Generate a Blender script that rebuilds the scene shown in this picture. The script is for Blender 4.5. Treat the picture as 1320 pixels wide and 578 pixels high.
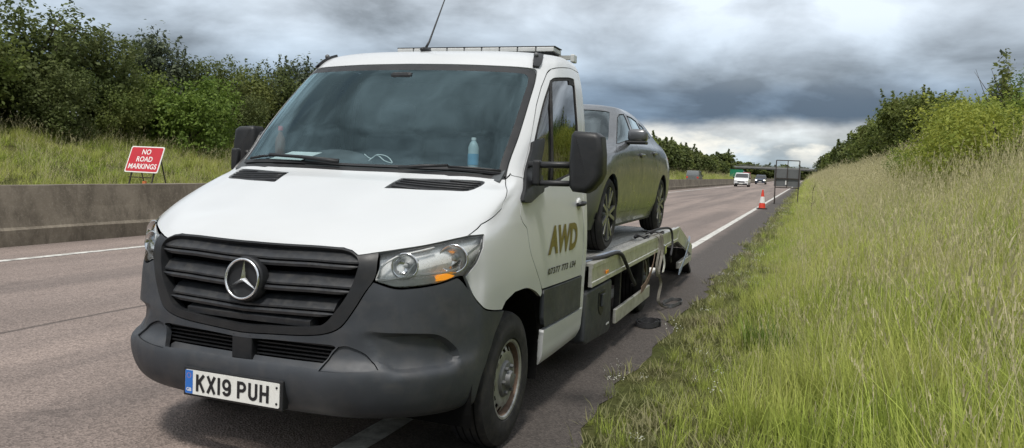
# Recovery truck on the hard strip of a dual carriageway under a broken grey sky.
# World: X right towards the verge, Y along the road away from the camera, Z up, metres.
import bpy, bmesh, math, random
import numpy as np
from mathutils import Vector, Matrix, Euler, geometry
RAD = math.radians
scene = bpy.context.scene
for _o in list(bpy.data.objects):
    bpy.data.objects.remove(_o)
COL = scene.collection

# ------------------------------------------------------------------ camera
cam_d = bpy.data.cameras.new('camera')
cam = bpy.data.objects.new('camera', cam_d)
COL.objects.link(cam)
YAW, PITCH, ROLL, EYE, FPX = 0.3606, 0.0557, 0.0424, 1.4823, 1002.9
fwd = Vector((-math.sin(YAW) * math.cos(PITCH), math.cos(YAW) * math.cos(PITCH), -math.sin(PITCH)))
rgt = Vector((math.cos(YAW), math.sin(YAW), 0))
upv = rgt.cross(fwd)
r2 = rgt * math.cos(ROLL) + upv * math.sin(ROLL)
u2 = -rgt * math.sin(ROLL) + upv * math.cos(ROLL)
cam.matrix_world = Matrix(((r2.x, u2.x, -fwd.x, 0), (r2.y, u2.y, -fwd.y, 0), (r2.z, u2.z, -fwd.z, EYE), (0, 0, 0, 1)))
cam_d.sensor_width = 36
cam_d.lens = 36 * FPX / 1320
cam_d.shift_y = -19.07 / 1320
cam_d.clip_start = 0.05
cam_d.clip_end = 6000
scene.camera = cam

# ------------------------------------------------------------------ sun
SUN = Vector((0.10, -0.46, 0.88)).normalized()
sun_d = bpy.data.lights.new('sun', 'SUN')
sun_d.energy = 2.4
sun_d.angle = RAD(9)
sun_d.color = (1.0, 0.955, 0.89)
sun = bpy.data.objects.new('sun', sun_d)
COL.objects.link(sun)
sun.rotation_euler = SUN.to_track_quat('Z', 'Y').to_euler()
sun.location = (0, 0, 60)

# ------------------------------------------------------------------ world: broken grey cloud over a clear sky
world = bpy.data.worlds.new('World')
scene.world = world
world.use_nodes = True
class NT:
    """tiny node-tree helper: n('Type', prop=..., In=value or (node, 'Out'))"""
    def __init__(s, tree):
        s.t = tree
        tree.nodes.clear()
    def n(s, kind, **kw):
        nd = s.t.nodes.new(kind)
        for k, v in kw.items():
            if k.startswith('_'):
                key = int(k[1:]) if k[1:].isdigit() else k[1:].replace('_', ' ')
                sock = nd.inputs[key]
                if hasattr(v, 'is_output') or isinstance(v, bpy.types.NodeSocket):
                    s.t.links.new(v, sock)
                else:
                    sock.default_value = v
            else:
                setattr(nd, k, v)
        return nd
    def math(s, op, a, b=0.0, clamp=False):
        nd = s.n('ShaderNodeMath', operation=op, use_clamp=clamp, _0=a, _1=b)
        return nd.outputs[0]
    def mix(s, f, a, b, mode='MIX'):
        nd = s.n('ShaderNodeMix', data_type='RGBA', blend_type=mode)
        for i, v in ((0, f), (6, a), (7, b)):
            if isinstance(v, bpy.types.NodeSocket):
                s.t.links.new(v, nd.inputs[i])
            else:
                nd.inputs[i].default_value = v if i == 0 else (tuple(v) + (1,) if len(v) == 3 else v)
        return nd.outputs[2]
    def ramp(s, f, stops, interp='LINEAR'):
        nd = s.n('ShaderNodeValToRGB')
        cr = nd.color_ramp
        cr.interpolation = interp
        while len(cr.elements) < len(stops):
            cr.elements.new(0.5)
        for e, (p, c) in zip(cr.elements, stops):
            e.position = p
            e.color = (c, c, c, 1) if not hasattr(c, '__len__') else tuple(c) + (1,)
        s.t.links.new(f, nd.inputs[0])
        return nd.outputs[0]
    def noise(s, vec, scale, detail=5, rough=0.55, dist=0.0, out=0):
        kw = dict(_Scale=scale, _Detail=detail, _Roughness=rough, _Distortion=dist)
        if vec is not None:
            kw['_Vector'] = vec
        return s.n('ShaderNodeTexNoise', **kw).outputs[out]
def sky_nodes():
    t = NT(world.node_tree)
    d = t.n('ShaderNodeTexCoord').outputs['Generated']
    sp = t.n('ShaderNodeSeparateXYZ', _0=d).outputs
    z = t.math('MAXIMUM', sp[2], 0.0)
    den = t.math('ADD', z, 0.30)
    pv = t.n('ShaderNodeCombineXYZ', _0=t.math('DIVIDE', sp[0], den), _1=t.math('DIVIDE', sp[1], den), _2=t.math('MULTIPLY', z, 5.0)).outputs[0]
    big = t.noise(pv, 0.75, 3, 0.5, 0.3)
    fine = t.noise(pv, 2.3, 8, 0.56, 0.25)
    st = t.n('ShaderNodeVectorMath', operation='MULTIPLY', _0=d, _1=(1, 1, 2.0)).outputs[0]
    puff = t.noise(st, 7.5, 7, 0.55, 0.4)
    wav = t.noise(st, 3.6, 6, 0.55, 0.2)
    # height in the sky, ruffled by the cloud noise, picks the cloud deck's tone
    el = t.math('ADD', z, t.math('MULTIPLY', t.math('SUBTRACT', wav, 0.5), 0.075))
    deck = t.ramp(el, [(0.0, (.40, .50, .57)), (.018, (.47, .56, .62)), (.045, (.58, .62, .63)), (.056, (.55, .58, .595)), (.068, (.150, .210, .285)),
                       (.095, (.175, .235, .310)), (.125, (.30, .36, .425)), (.20, (.42, .47, .525)), (.45, (.50, .54, .58)), (1.0, (.64, .665, .69))])
    lump = t.noise(st, 5.6, 6, 0.52, 0.35)
    tone = t.math('ADD', t.math('ADD', t.math('MULTIPLY', fine, 1.7), t.math('MULTIPLY', big, 1.9)), t.math('MULTIPLY', lump, 2.6))       # about 3.1
    tone = t.math('SUBTRACT', tone, 2.08)
    tone = t.math('ADD', t.math('MULTIPLY', tone, .95), .10)
    tone = t.math('MAXIMUM', t.math('MINIMUM', tone, 1.7), 0.66)
    deck = t.n('ShaderNodeVectorMath', operation='SCALE', _0=deck, _Scale=tone).outputs[0]
    # sunlit cumulus in the low clear band
    band = t.ramp(el, [(0.0, 0.0), (.012, .25), (.03, 1.0), (.055, 1.0), (.066, 0.0)])
    cum = t.ramp(puff, [(.46, 0.0), (.545, 1.0)])
    deck = t.mix(t.math('MULTIPLY', t.math('MULTIPLY', band, cum), 0.85), deck, (.86, .84, .76))
    sky = t.n('ShaderNodeTexSky', sky_type='NISHITA', sun_disc=False, sun_elevation=math.asin(SUN.z), sun_rotation=math.atan2(SUN.x, SUN.y), air_density=1.0, dust_density=2.0)
    clear = t.n('ShaderNodeVectorMath', operation='SCALE', _0=sky.outputs[0], _Scale=0.085).outputs[0]
    hole = t.math('MULTIPLY', t.ramp(fine, [(.30, .55), (.42, 0.0)]), t.ramp(z, [(0, .5), (.05, .35), (.07, 0.0), (.2, .1), (.5, .5)]))
    col = t.mix(hole, deck, clear)
    bg = t.n('ShaderNodeBackground', _Color=col, _Strength=1.0)
    t.n('ShaderNodeOutputWorld', _Surface=bg.outputs[0])
sky_nodes()
vs = scene.view_settings
vs.view_transform = 'Standard'
vs.look = 'None'
vs.exposure = 0.3
vs.gamma = 1.0
vs.use_curve_mapping = False
scene.render.film_transparent = False
scene.cycles.max_bounces = 8
scene.cycles.transparent_max_bounces = 16

# ------------------------------------------------------------------ materials
MATS = {}
def new_mat(name):
    m = bpy.data.materials.new(name)
    m.use_nodes = True
    MATS[name] = m
    return m, NT(m.node_tree)
def finish(t, shader, disp=None):
    o = t.n('ShaderNodeOutputMaterial', _Surface=shader)
    if disp is not None:
        t.t.links.new(disp, o.inputs['Displacement'])
def coords(t, kind='Object'):
    return t.n('ShaderNodeTexCoord').outputs[kind]
def simple(name, col, rough=.5, metal=0.0, var=.12, scale=6.0, bump=0.0, bscale=60.0, coat=0.0, spec=.5, dirt=None, dirt_amt=.4, emit=None, ddet=6, rvar=1.0):
    """Principled surface with large soft tone variation, optional dirt patches and fine relief."""
    m, t = new_mat(name)
    co = coords(t)
    n = t.noise(co, scale, 6, .6)
    k = t.n('ShaderNodeMapRange', _0=n, _1=.3, _2=.7, _3=1 - var, _4=1 + var).outputs[0]
    c = t.n('ShaderNodeVectorMath', operation='SCALE', _0=col, _Scale=k).outputs[0]
    if dirt is not None:
        d = t.ramp(t.noise(co, scale * 1.7, ddet, .6, .3), [(.46, 0.0), (.72, 1.0)])
        c = t.mix(t.math('MULTIPLY', d, dirt_amt), c, dirt)
    rr = t.n('ShaderNodeMapRange', _0=t.noise(co, scale * 3, 5, .6), _1=.3, _2=.7, _3=max(rough - .08 * rvar, .02), _4=min(rough + .1 * rvar, 1)).outputs[0]
    kw = dict(_Base_Color=c, _Roughness=rr, _Metallic=metal)
    b = t.n('ShaderNodeBsdfPrincipled', **kw)
    b.inputs['Coat Weight'].default_value = coat
    b.inputs['Coat Roughness'].default_value = .06
    b.inputs['Specular IOR Level'].default_value = spec
    if emit:
        b.inputs['Emission Color'].default_value = emit[0] + (1,)
        b.inputs['Emission Strength'].default_value = emit[1]
    if bump:
        bp = t.n('ShaderNodeBump', _Strength=bump, _Distance=.004, _Height=t.noise(co, bscale, 4, .6))
        t.t.links.new(bp.outputs[0], b.inputs['Normal'])
    finish(t, b.outputs[0])
    return m
def glass_mat(name, tint, ior=1.5, rough=0.0, gloss=1.0, refl=(1, 1, 1)):
    """thin pane: tinted see-through plus a Fresnel mirror"""
    m, t = new_mat(name)
    f = t.n('ShaderNodeFresnel', _IOR=ior).outputs[0]
    f = t.math('MULTIPLY', f, gloss, True)
    tr = t.n('ShaderNodeBsdfTransparent', _Color=tuple(tint) + (1,))
    gl = t.n('ShaderNodeBsdfGlossy', _Color=tuple(refl) + (1,), _Roughness=rough)
    mx = t.n('ShaderNodeMixShader', _0=f, _1=tr.outputs[0], _2=gl.outputs[0])
    finish(t, mx.outputs[0])
    return m
simple('white_paint', (.575, .59, .60), .32, var=.025, scale=1.1, coat=.35, dirt=(.46, .45, .42), dirt_amt=.10, ddet=2, rvar=.0)
simple('grey_plastic', (.043, .048, .056), .52, var=.18, scale=5, bump=.15, bscale=500, spec=.45, dirt=(.12, .11, .10), dirt_amt=.28)
simple('black_plastic', (.017, .018, .020), .45, var=.15, scale=6, bump=.08, bscale=400, spec=.4, dirt=(.07, .065, .06), dirt_amt=.2)
simple('slat_plastic', (.026, .028, .032), .42, var=.2, scale=14, spec=.45, dirt=(.10, .095, .085), dirt_amt=.35)
simple('rubber', (.022, .022, .023), .78, var=.2, scale=9, bump=.25, bscale=160, spec=.3, dirt=(.085, .075, .065), dirt_amt=.35)
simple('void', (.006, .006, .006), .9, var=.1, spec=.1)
simple('chrome', (.86, .87, .88), .22, metal=1.0, var=.03)
simple('rim_steel', (.34, .345, .34), .42, metal=.55, var=.2, scale=16, dirt=(.14, .11, .085), dirt_amt=.6)
simple('hub_cap', (.13, .135, .14), .5, metal=.3, var=.15, scale=14, dirt=(.10, .085, .07), dirt_amt=.5)
simple('rust_steel', (.17, .115, .085), .7, metal=.3, var=.3, scale=20)
simple('aluminium', (.56, .56, .52), .40, metal=.55, var=.12, scale=9, dirt=(.24, .22, .18), dirt_amt=.45)
simple('deck_metal', (.40, .39, .36), .45, metal=.6, var=.2, scale=12, dirt=(.13, .12, .10), dirt_amt=.6)
simple('chassis_black', (.016, .016, .016), .7, var=.3, scale=8, dirt=(.07, .06, .05), dirt_amt=.4)
simple('amber', (.85, .27, .02), .25, var=.06)
simple('amber_lit', (.90, .33, .03), .25, var=.15, scale=60, emit=((1.0, .38, .03), .55))
simple('gold_vinyl', (.155, .120, .022), .42, var=.08, scale=30)
simple('black_vinyl', (.015, .015, .017), .45, var=.08)
simple('plate_white', (.80, .80, .76), .35, var=.03, scale=20, dirt=(.5, .47, .42), dirt_amt=.2)
simple('plate_blue', (.03, .16, .55), .4, var=.05)
simple('lamp_white', (.70, .71, .70), .3, var=.04)
simple('lamp_grey', (.58, .59, .58), .3, var=.1, scale=20)
simple('lamp_chrome', (.88, .89, .89), .28, metal=.22, var=.06, scale=20)
glass_mat('shade_band', (.35, .40, .50), 1.4)
simple('reflector', (.78, .79, .80), .13, metal=1.0, var=.05)
simple('dash_grey', (.075, .083, .088), .7, var=.15, scale=8, bump=.1, bscale=200)
simple('seat_cloth', (.10, .11, .12), .9, var=.2, scale=10)
simple('paper', (.78, .82, .80), .7, var=.03)
simple('red_cap', (.55, .03, .03), .4, var=.05)
simple('bottle_clear', (.45, .55, .56), .15, var=.1)
simple('bottle_brown', (.20, .11, .08), .2, var=.1)
simple('bottle_blue', (.18, .42, .60), .2, var=.1)
simple('hivis', (.50, .58, .12), .8, var=.1)
simple('strap_grey', (.19, .175, .15), .8, var=.25, scale=18, dirt=(.10, .09, .08), dirt_amt=.5)
simple('strap_blue', (.22, .27, .34), .75, var=.2, scale=18, dirt=(.12, .11, .1), dirt_amt=.4)
simple('strap_black', (.03, .03, .033), .7, var=.2, scale=18)
simple('strap_white', (.70, .69, .65), .8, var=.1, scale=18)
simple('car_paint', (.125, .131, .142), .32, metal=.45, var=.05, scale=3, coat=.45, dirt=(.16, .15, .13), dirt_amt=.22)
simple('alloy_dark', (.035, .036, .038), .35, metal=.5, var=.1)
simple('alloy', (.22, .225, .23), .32, metal=.7, var=.1)
glass_mat('windscreen_glass', (.72, .82, .85), 1.6, gloss=1.35, refl=(.66, .93, 1.0), rough=.03)
glass_mat('door_glass', (.22, .25, .24), 1.6, gloss=1.6)
glass_mat('car_glass', (.25, .30, .31), 1.5, gloss=1.3, refl=(.85, .97, 1.0))
glass_mat('lamp_glass', (.93, .94, .94), 1.45)

# ------------------------------------------------------------------ mesh helpers
def link(o, parent=None):
    COL.objects.link(o)
    if parent is not None:
        o.parent = parent
    return o
def mesh_obj(name, verts, faces, mat, parent=None, smooth=False, normals=None):
    me = bpy.data.meshes.new(name)
    me.from_pydata([tuple(v) for v in verts], [], [tuple(f) for f in faces])
    me.materials.append(MATS[mat])
    if smooth:
        me.polygons.foreach_set('use_smooth', [True] * len(me.polygons))
    me.update()
    if normals is not None:
        me.normals_split_custom_set_from_vertices([tuple(n) for n in normals])
    return link(bpy.data.objects.new(name, me), parent)
def tag(o, label, cat, group=None, kind=None):
    o['label'] = label
    if cat:
        o['category'] = cat
    if group:
        o['group'] = group
    if kind:
        o['kind'] = kind
    return o
def struct(o):
    o['kind'] = 'structure'
    return o
def empty(name, loc=(0, 0, 0), rz=0.0, label=None, cat=None, group=None):
    o = bpy.data.objects.new(name, None)
    o.empty_display_size = .2
    o.location = loc
    o.rotation_euler = (0, 0, rz)
    COL.objects.link(o)
    if label:
        tag(o, label, cat, group)
    return o
def copy_tree(o, parent=None):
    c = o.copy()
    COL.objects.link(c)
    c.parent = parent
    for ch in list(o.children):
        copy_tree(ch, c)
    return c
class MB:
    """collects simple solids into one mesh"""
    def __init__(s):
        s.v = []
        s.f = []
    def add(s, vs_, fs):
        b = len(s.v)
        s.v += [tuple(v) for v in vs_]
        s.f += [tuple(i + b for i in f) for f in fs]
        return s
    def box(s, x0, x1, y0, y1, z0, z1, ch=0.0):
        x0, x1 = min(x0, x1), max(x0, x1); y0, y1 = min(y0, y1), max(y0, y1); z0, z1 = min(z0, z1), max(z0, z1)
        if ch <= 0:
            return s.add([(x0, y0, z0), (x1, y0, z0), (x1, y1, z0), (x0, y1, z0), (x0, y0, z1), (x1, y0, z1), (x1, y1, z1), (x0, y1, z1)],
                         [(3, 2, 1, 0), (4, 5, 6, 7), (0, 1, 5, 4), (1, 2, 6, 5), (2, 3, 7, 6), (3, 0, 4, 7)])
        bm = bmesh.new()
        bmesh.ops.create_cube(bm, size=1)
        for v in bm.verts:
            v.co = ((x0 + x1) / 2 + v.co.x * (x1 - x0), (y0 + y1) / 2 + v.co.y * (y1 - y0), (z0 + z1) / 2 + v.co.z * (z1 - z0))
        bmesh.ops.bevel(bm, geom=list(bm.edges), offset=ch, segments=2, profile=.5, affect='EDGES')
        bm.verts.index_update()
        s.add([v.co[:] for v in bm.verts], [[v.index for v in f.verts] for f in bm.faces])
        bm.free()
        return s
    def bar(s, p, q, w, h=None, up=(0, 0, 1)):
        """rectangular bar from p to q"""
        h = h or w
        p, q = Vector(p), Vector(q)
        d = (q - p).normalized()
        x = d.cross(Vector(up))
        if x.length < 1e-4:
            x = d.cross(Vector((1, 0, 0)))
        x.normalize()
        y = x.cross(d)
        c = []
        for e in (p, q):
            for a, b in ((-1, -1), (1, -1), (1, 1), (-1, 1)):
                c.append(e + x * a * w / 2 + y * b * h / 2)
        return s.add(c, [(0, 1, 2, 3), (7, 6, 5, 4), (0, 4, 5, 1), (1, 5, 6, 2), (2, 6, 7, 3), (3, 7, 4, 0)])
    def tube(s, pts, r, n=8, cap=True):
        pts = [Vector(p) for p in pts]
        rs = r if hasattr(r, '__len__') else [r] * len(pts)
        rings = []
        ref = Vector((0, 0, 1))
        for i, p in enumerate(pts):
            d = (pts[min(i + 1, len(pts) - 1)] - pts[max(i - 1, 0)]).normalized()
            x = d.cross(ref)
            if x.length < .05:
                x = d.cross(Vector((1, 0, 0)))
            x.normalize()
            y = x.cross(d)
            rings.append([p + (x * math.cos(a) + y * math.sin(a)) * rs[i] for a in [2 * math.pi * k / n for k in range(n)]])
        vs_ = [v for rg in rings for v in rg]
        fs = []
        for i in range(len(pts) - 1):
            for k in range(n):
                a, b = i * n + k, i * n + (k + 1) % n
                fs.append((a, b, b + n, a + n))
        if cap:
            fs.append(tuple(range(n - 1, -1, -1)))
            fs.append(tuple((len(pts) - 1) * n + k for k in range(n)))
        return s.add(vs_, fs)
    def ribbon(s, pts, w, th=.004, side=(1, 0, 0)):
        """flat strap along pts, width along side"""
        pts = [Vector(p) for p in pts]
        sd = Vector(side).normalized()
        vs_, fs = [], []
        for i, p in enumerate(pts):
            d = (pts[min(i + 1, len(pts) - 1)] - pts[max(i - 1, 0)]).normalized()
            n = d.cross(sd).normalized()
            for a, b in ((-1, -1), (1, -1), (1, 1), (-1, 1)):
                vs_.append(p + sd * a * w / 2 + n * b * th / 2)
        for i in range(len(pts) - 1):
            for k in range(4):
                a, b = i * 4 + k, i * 4 + (k + 1) % 4
                fs.append((a, b, b + 4, a + 4))
        m = (len(pts) - 1) * 4
        fs += [(3, 2, 1, 0), (m, m + 1, m + 2, m + 3)]
        return s.add(vs_, fs)
    def lathe(s, prof, n=32, axis='X', c=(0, 0, 0), closed=False, a0=0.0, a1=2 * math.pi):
        """prof: list of (along, radius); spins about an axis through c"""
        full = abs(a1 - a0 - 2 * math.pi) < 1e-6
        m = n if full else n + 1
        vs_, fs = [], []
        for k in range(m):
            a = a0 + (a1 - a0) * k / n
            ca, sa = math.cos(a), math.sin(a)
            for h, r in prof:
                if axis == 'X':
                    p = (c[0] + h, c[1] + r * ca, c[2] + r * sa)
                elif axis == 'Y':
                    p = (c[0] + r * sa, c[1] + h, c[2] + r * ca)
                else:
                    p = (c[0] + r * ca, c[1] + r * sa, c[2] + h)
                vs_.append(p)
        L = len(prof)
        for k in range(n):
            k2 = (k + 1) % m
            for i in range(L - 1 if not closed else L):
                j = (i + 1) % L
                fs.append((k * L + i, k2 * L + i, k2 * L + j, k * L + j))
        return s.add(vs_, fs)
    def prism(s, poly, o, ex, ey, ez, th):
        """polygon (2D list) in the plane o + x ex + y ey, thickness th along ez"""
        o, ex, ey, ez = Vector(o), Vector(ex), Vector(ey), Vector(ez)
        n = len(poly)
        vs_ = [o + ex * x + ey * y for x, y in poly] + [o + ex * x + ey * y + ez * th for x, y in poly]
        fs = [tuple(range(n)), tuple(range(2 * n - 1, n - 1, -1))]
        fs += [(i, (i + 1) % n, (i + 1) % n + n, i + n) for i in range(n)]
        return s.add(vs_, fs)
    def ico(s, c, r, sub=2, sc=(1, 1, 1)):
        bm = bmesh.new()
        bmesh.ops.create_icosphere(bm, subdivisions=sub, radius=r)
        bm.verts.index_update()
        s.add([(c[0] + v.co.x * sc[0], c[1] + v.co.y * sc[1], c[2] + v.co.z * sc[2]) for v in bm.verts], [[v.index for v in f.verts] for f in bm.faces])
        bm.free()
        return s
    def build(s, name, mat, parent=None, smooth=False, fix=True, auto=None):
        me = bpy.data.meshes.new(name)
        me.from_pydata(s.v, [], s.f)
        if fix:
            bm = bmesh.new()
            bm.from_mesh(me)
            bmesh.ops.recalc_face_normals(bm, faces=bm.faces)
            bm.to_mesh(me)
            bm.free()
        me.materials.append(MATS[mat])
        if smooth or auto:
            me.polygons.foreach_set('use_smooth', [True] * len(me.polygons))
        me.update()
        if auto:
            me.set_sharp_from_angle(angle=RAD(auto))
        return link(bpy.data.objects.new(name, me), parent)
def in_poly(pts, poly):
    x, y = pts[:, 0], pts[:, 1]
    r = np.zeros(len(pts), bool)
    n = len(poly)
    for i in range(n):
        x0, y0 = poly[i]
        x1, y1 = poly[(i + 1) % n]
        c = ((y0 > y) != (y1 > y))
        with np.errstate(divide='ignore', invalid='ignore'):
            r ^= c & (x < (x1 - x0) * (y - y0) / (y1 - y0 + 1e-15) + x0)
    return r
def poly_dist(pts, poly):
    d = np.full(len(pts), 1e9)
    for i in range(len(poly)):
        a, b = np.array(poly[i]), np.array(poly[(i + 1) % len(poly)])
        ab = b - a
        t_ = np.clip(((pts - a) @ ab) / (ab @ ab + 1e-12), 0, 1)
        d = np.minimum(d, np.hypot(*(pts - a - t_[:, None] * ab).T))
    return d
def resample(poly, step):
    out = []
    for i in range(len(poly)):
        a, b = np.array(poly[i], float), np.array(poly[(i + 1) % len(poly)], float)
        k = max(1, int(math.ceil(np.hypot(*(b - a)) / step)))
        out += [tuple(a + (b - a) * j / k) for j in range(k)]
    return out
def smooth_poly(poly, keep=35.0):
    """Catmull-Rom through the points, corners sharper than keep degrees stay sharp"""
    n = len(poly)
    P = [np.array(p, float) for p in poly]
    sharp = []
    for i in range(n):
        a, b = P[i] - P[i - 1], P[(i + 1) % n] - P[i]
        ang = math.degrees(math.acos(max(-1, min(1, float(a @ b) / (np.hypot(*a) * np.hypot(*b) + 1e-9)))))
        sharp.append(ang > keep)
    out = []
    for i in range(n):
        p1, p2 = P[i], P[(i + 1) % n]
        p0 = P[i - 1] if not sharp[i] else 2 * p1 - p2
        p3 = P[(i + 2) % n] if not sharp[(i + 1) % n] else 2 * p2 - p1
        for k in range(4):
            f = k / 4
            out.append(tuple(.5 * ((2 * p1) + (-p0 + p2) * f + (2 * p0 - 5 * p1 + 4 * p2 - p3) * f * f + (-p0 + 3 * p1 - 3 * p2 + p3) * f ** 3)))
    return out
def mirror_half(half):
    """outline given for s>=0 from centre to centre -> closed symmetric outline"""
    h = [tuple(p) for p in half]
    h[0] = (0.0, h[0][1])
    h[-1] = (0.0, h[-1][1])
    return h + [(-s_, t_) for s_, t_ in reversed(h[1:-1])]
def flip(poly):
    return [(-s_, t_) for s_, t_ in reversed(poly)]
def panel(name, SF, poly, mat, parent, holes=(), off=0.0, flange=.018, step=.22, disp=None, org=(0, 0, 0), cuts=(), along=None):
    """a sheet cut out of the loft SF along the outline poly (loft coordinates), edges turned inwards"""
    loops = [resample(poly, step)] + [resample(h, step) for h in holes]
    bnd = np.array([p for lp in loops for p in lp])
    lo, hi = bnd.min(0), bnd.max(0)
    g = np.array([(a, b) for a in np.arange(math.floor(lo[0] / step) * step, hi[0], step) for b in np.arange(math.floor(lo[1] / step) * step, hi[1], step)])
    ok = in_poly(g, loops[0])
    for h in loops[1:]:
        ok &= ~in_poly(g, h)
    g = g[ok]
    if len(g):
        dd = np.full(len(g), 1e9)
        for lp in loops:
            dd = np.minimum(dd, poly_dist(g, lp))
        g = g[dd > step * .45]
    cl = [resample(c, step * .6) for c in cuts]
    if cl:
        cp = np.array([p for lp in cl for p in lp])
        g = g[np.min([poly_dist(g, lp) for lp in cl], axis=0) > step * .3] if len(g) else g
        bnd = np.vstack([bnd, cp])
    pts = np.vstack([bnd, g]) if len(g) else bnd
    edges, b0 = [], 0
    for lp in loops + cl:
        n = len(lp)
        edges += [(b0 + i, b0 + (i + 1) % n) for i in range(n)]
        b0 += n
    co, ed, fa, *_r = geometry.delaunay_2d_cdt([Vector(p) for p in pts], edges, [], 0, 1e-6)
    st = np.array([tuple(c) for c in co])
    fa = np.array([f for f in fa if len(f) == 3])
    cen = st[fa].mean(1)
    keep = in_poly(cen, loops[0])
    for h in loops[1:]:
        keep &= ~in_poly(cen, h)
    fa = fa[keep]
    used = np.unique(fa)
    remap = -np.ones(len(st), int)
    remap[used] = np.arange(len(used))
    st, fa = st[used], remap[fa]
    P, N = SF(st), SF.normal(st)
    NS = N
    if along is not None:
        N = np.tile(np.array(along, float) / np.linalg.norm(along), (len(st), 1))
    o = off if disp is None else off + disp(st)
    P = P + N * (o[:, None] if hasattr(o, 'shape') else o) + np.array(org)
    verts, faces = [tuple(p) for p in P], [tuple(f) for f in fa]
    norms = [tuple(n) for n in NS]
    if flange:
        cnt = {}
        for a, b, c in faces:
            for e in ((a, b), (b, c), (c, a)):
                k = (min(e), max(e))
                cnt[k] = None if k in cnt else e
        be = [e for e in cnt.values() if e is not None]
        ring, m = {}, len(verts)
        for e in be:
            for i in e:
                if i not in ring:
                    ring[i] = (m, m + 1)
                    verts += [tuple(P[i]), tuple(P[i] - N[i] * flange)]
                    norms += [tuple(N[i])] * 2
                    m += 2
        for a, b in be:
            f4 = (ring[b][0], ring[a][0], ring[a][1], ring[b][1])
            faces.append(f4 if flange > 0 else f4[::-1])
        # normals of the turned-in edge point along the sheet
        for a, b in be:
            d = np.array(verts[b]) - np.array(verts[a])
            q = np.cross(d, N[a])
            q = q / (np.linalg.norm(q) + 1e-9) * (1 if flange > 0 else -1)
            for i in (a, b):
                for j in ring[i]:
                    norms[j] = tuple(q)
    ob = mesh_obj(name, verts, faces, mat, parent, True, norms if disp is None else None)
    if disp is not None:
        ob.data.set_sharp_from_angle(angle=RAD(24))
    return ob
# ------------------------------------------------------------------ setting: materials
def mat_asphalt(name, base, dark, strip=None):
    m, t = new_mat(name)
    co = coords(t)
    lng = t.n('ShaderNodeVectorMath', operation='MULTIPLY', _0=co, _1=(1.0, .045, 1)).outputs[0]
    track = t.noise(lng, .9, 5, .55, .3)
    patch = t.noise(co, .7, 7, .62, .4)
    chip = t.n('ShaderNodeTexVoronoi', _Vector=co, _Scale=85.0)
    ch2 = t.noise(co, 190, 3, .6)
    c = t.mix(t.ramp(track, [(.38, 0.0), (.62, 1.0)]), dark, base)
    c = t.mix(t.math('MULTIPLY', t.ramp(patch, [(.42, 0.0), (.66, 1.0)]), .45), c, tuple(x * .62 for x in base))
    if strip:
        x = t.n('ShaderNodeSeparateXYZ', _0=co).outputs[0]
        xn = t.math('ADD', x, t.math('MULTIPLY', t.math('SUBTRACT', patch, .5), .25))
        c = t.mix(t.n('ShaderNodeMapRange', _0=xn, _1=-2.3, _2=-1.75).outputs[0], c, strip)
    sp = t.n('ShaderNodeMapRange', _0=t.n('ShaderNodeSeparateColor', _0=chip.outputs['Color']).outputs[0], _1=0, _2=1, _3=.66, _4=1.36).outputs[0]
    c = t.n('ShaderNodeVectorMath', operation='SCALE', _0=c, _Scale=sp).outputs[0]
    seam = t.ramp(t.math('ABSOLUTE', t.math('ADD', t.n('ShaderNodeSeparateXYZ', _0=co).outputs[0], t.math('ADD', t.math('MULTIPLY', t.math('SUBTRACT', patch, .5), .10), 5.85))), [(0.0, .75), (.022, .5), (.035, 0.0)])
    c = t.mix(seam, c, (.045, .038, .035))
    spot = t.ramp(t.noise(co, 1.1, 3, .5), [(.66, 0.0), (.74, .55)])
    c = t.mix(spot, c, (.06, .05, .046))
    crack = t.ramp(t.noise(co, 2.2, 10, .7, 1.2), [(.485, 0.0), (.5, 1.0), (.515, 0.0)])
    c = t.mix(t.math('MULTIPLY', crack, .12), c, (.02, .018, .017))
    b = t.n('ShaderNodeBsdfPrincipled', _Base_Color=c, _Roughness=.82)
    b.inputs['Specular IOR Level'].default_value = .35
    h = t.math('ADD', chip.outputs['Distance'], t.math('MULTIPLY', ch2, .4))
    bp = t.n('ShaderNodeBump', _Strength=.7, _Distance=.006, _Height=h)
    t.t.links.new(bp.outputs[0], b.inputs['Normal'])
    finish(t, b.outputs[0])
mat_asphalt('asphalt', (.275, .220, .193), (.160, .131, .118), strip=(.072, .062, .056))
mat_asphalt('asphalt_far', (.25, .215, .20), (.19, .165, .156))
def mat_line():
    m, t = new_mat('line_paint')
    co = coords(t)
    w = t.noise(co, 7, 9, .72, .3)
    c = t.mix(t.ramp(w, [(.44, 0.0), (.64, 1.0)]), (.62, .61, .57), (.26, .24, .22))
    b = t.n('ShaderNodeBsdfPrincipled', _Base_Color=c, _Roughness=.7)
    bp = t.n('ShaderNodeBump', _Strength=.5, _Distance=.004, _Height=t.noise(co, 120, 3, .6))
    t.t.links.new(bp.outputs[0], b.inputs['Normal'])
    finish(t, b.outputs[0])
mat_line()
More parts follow.
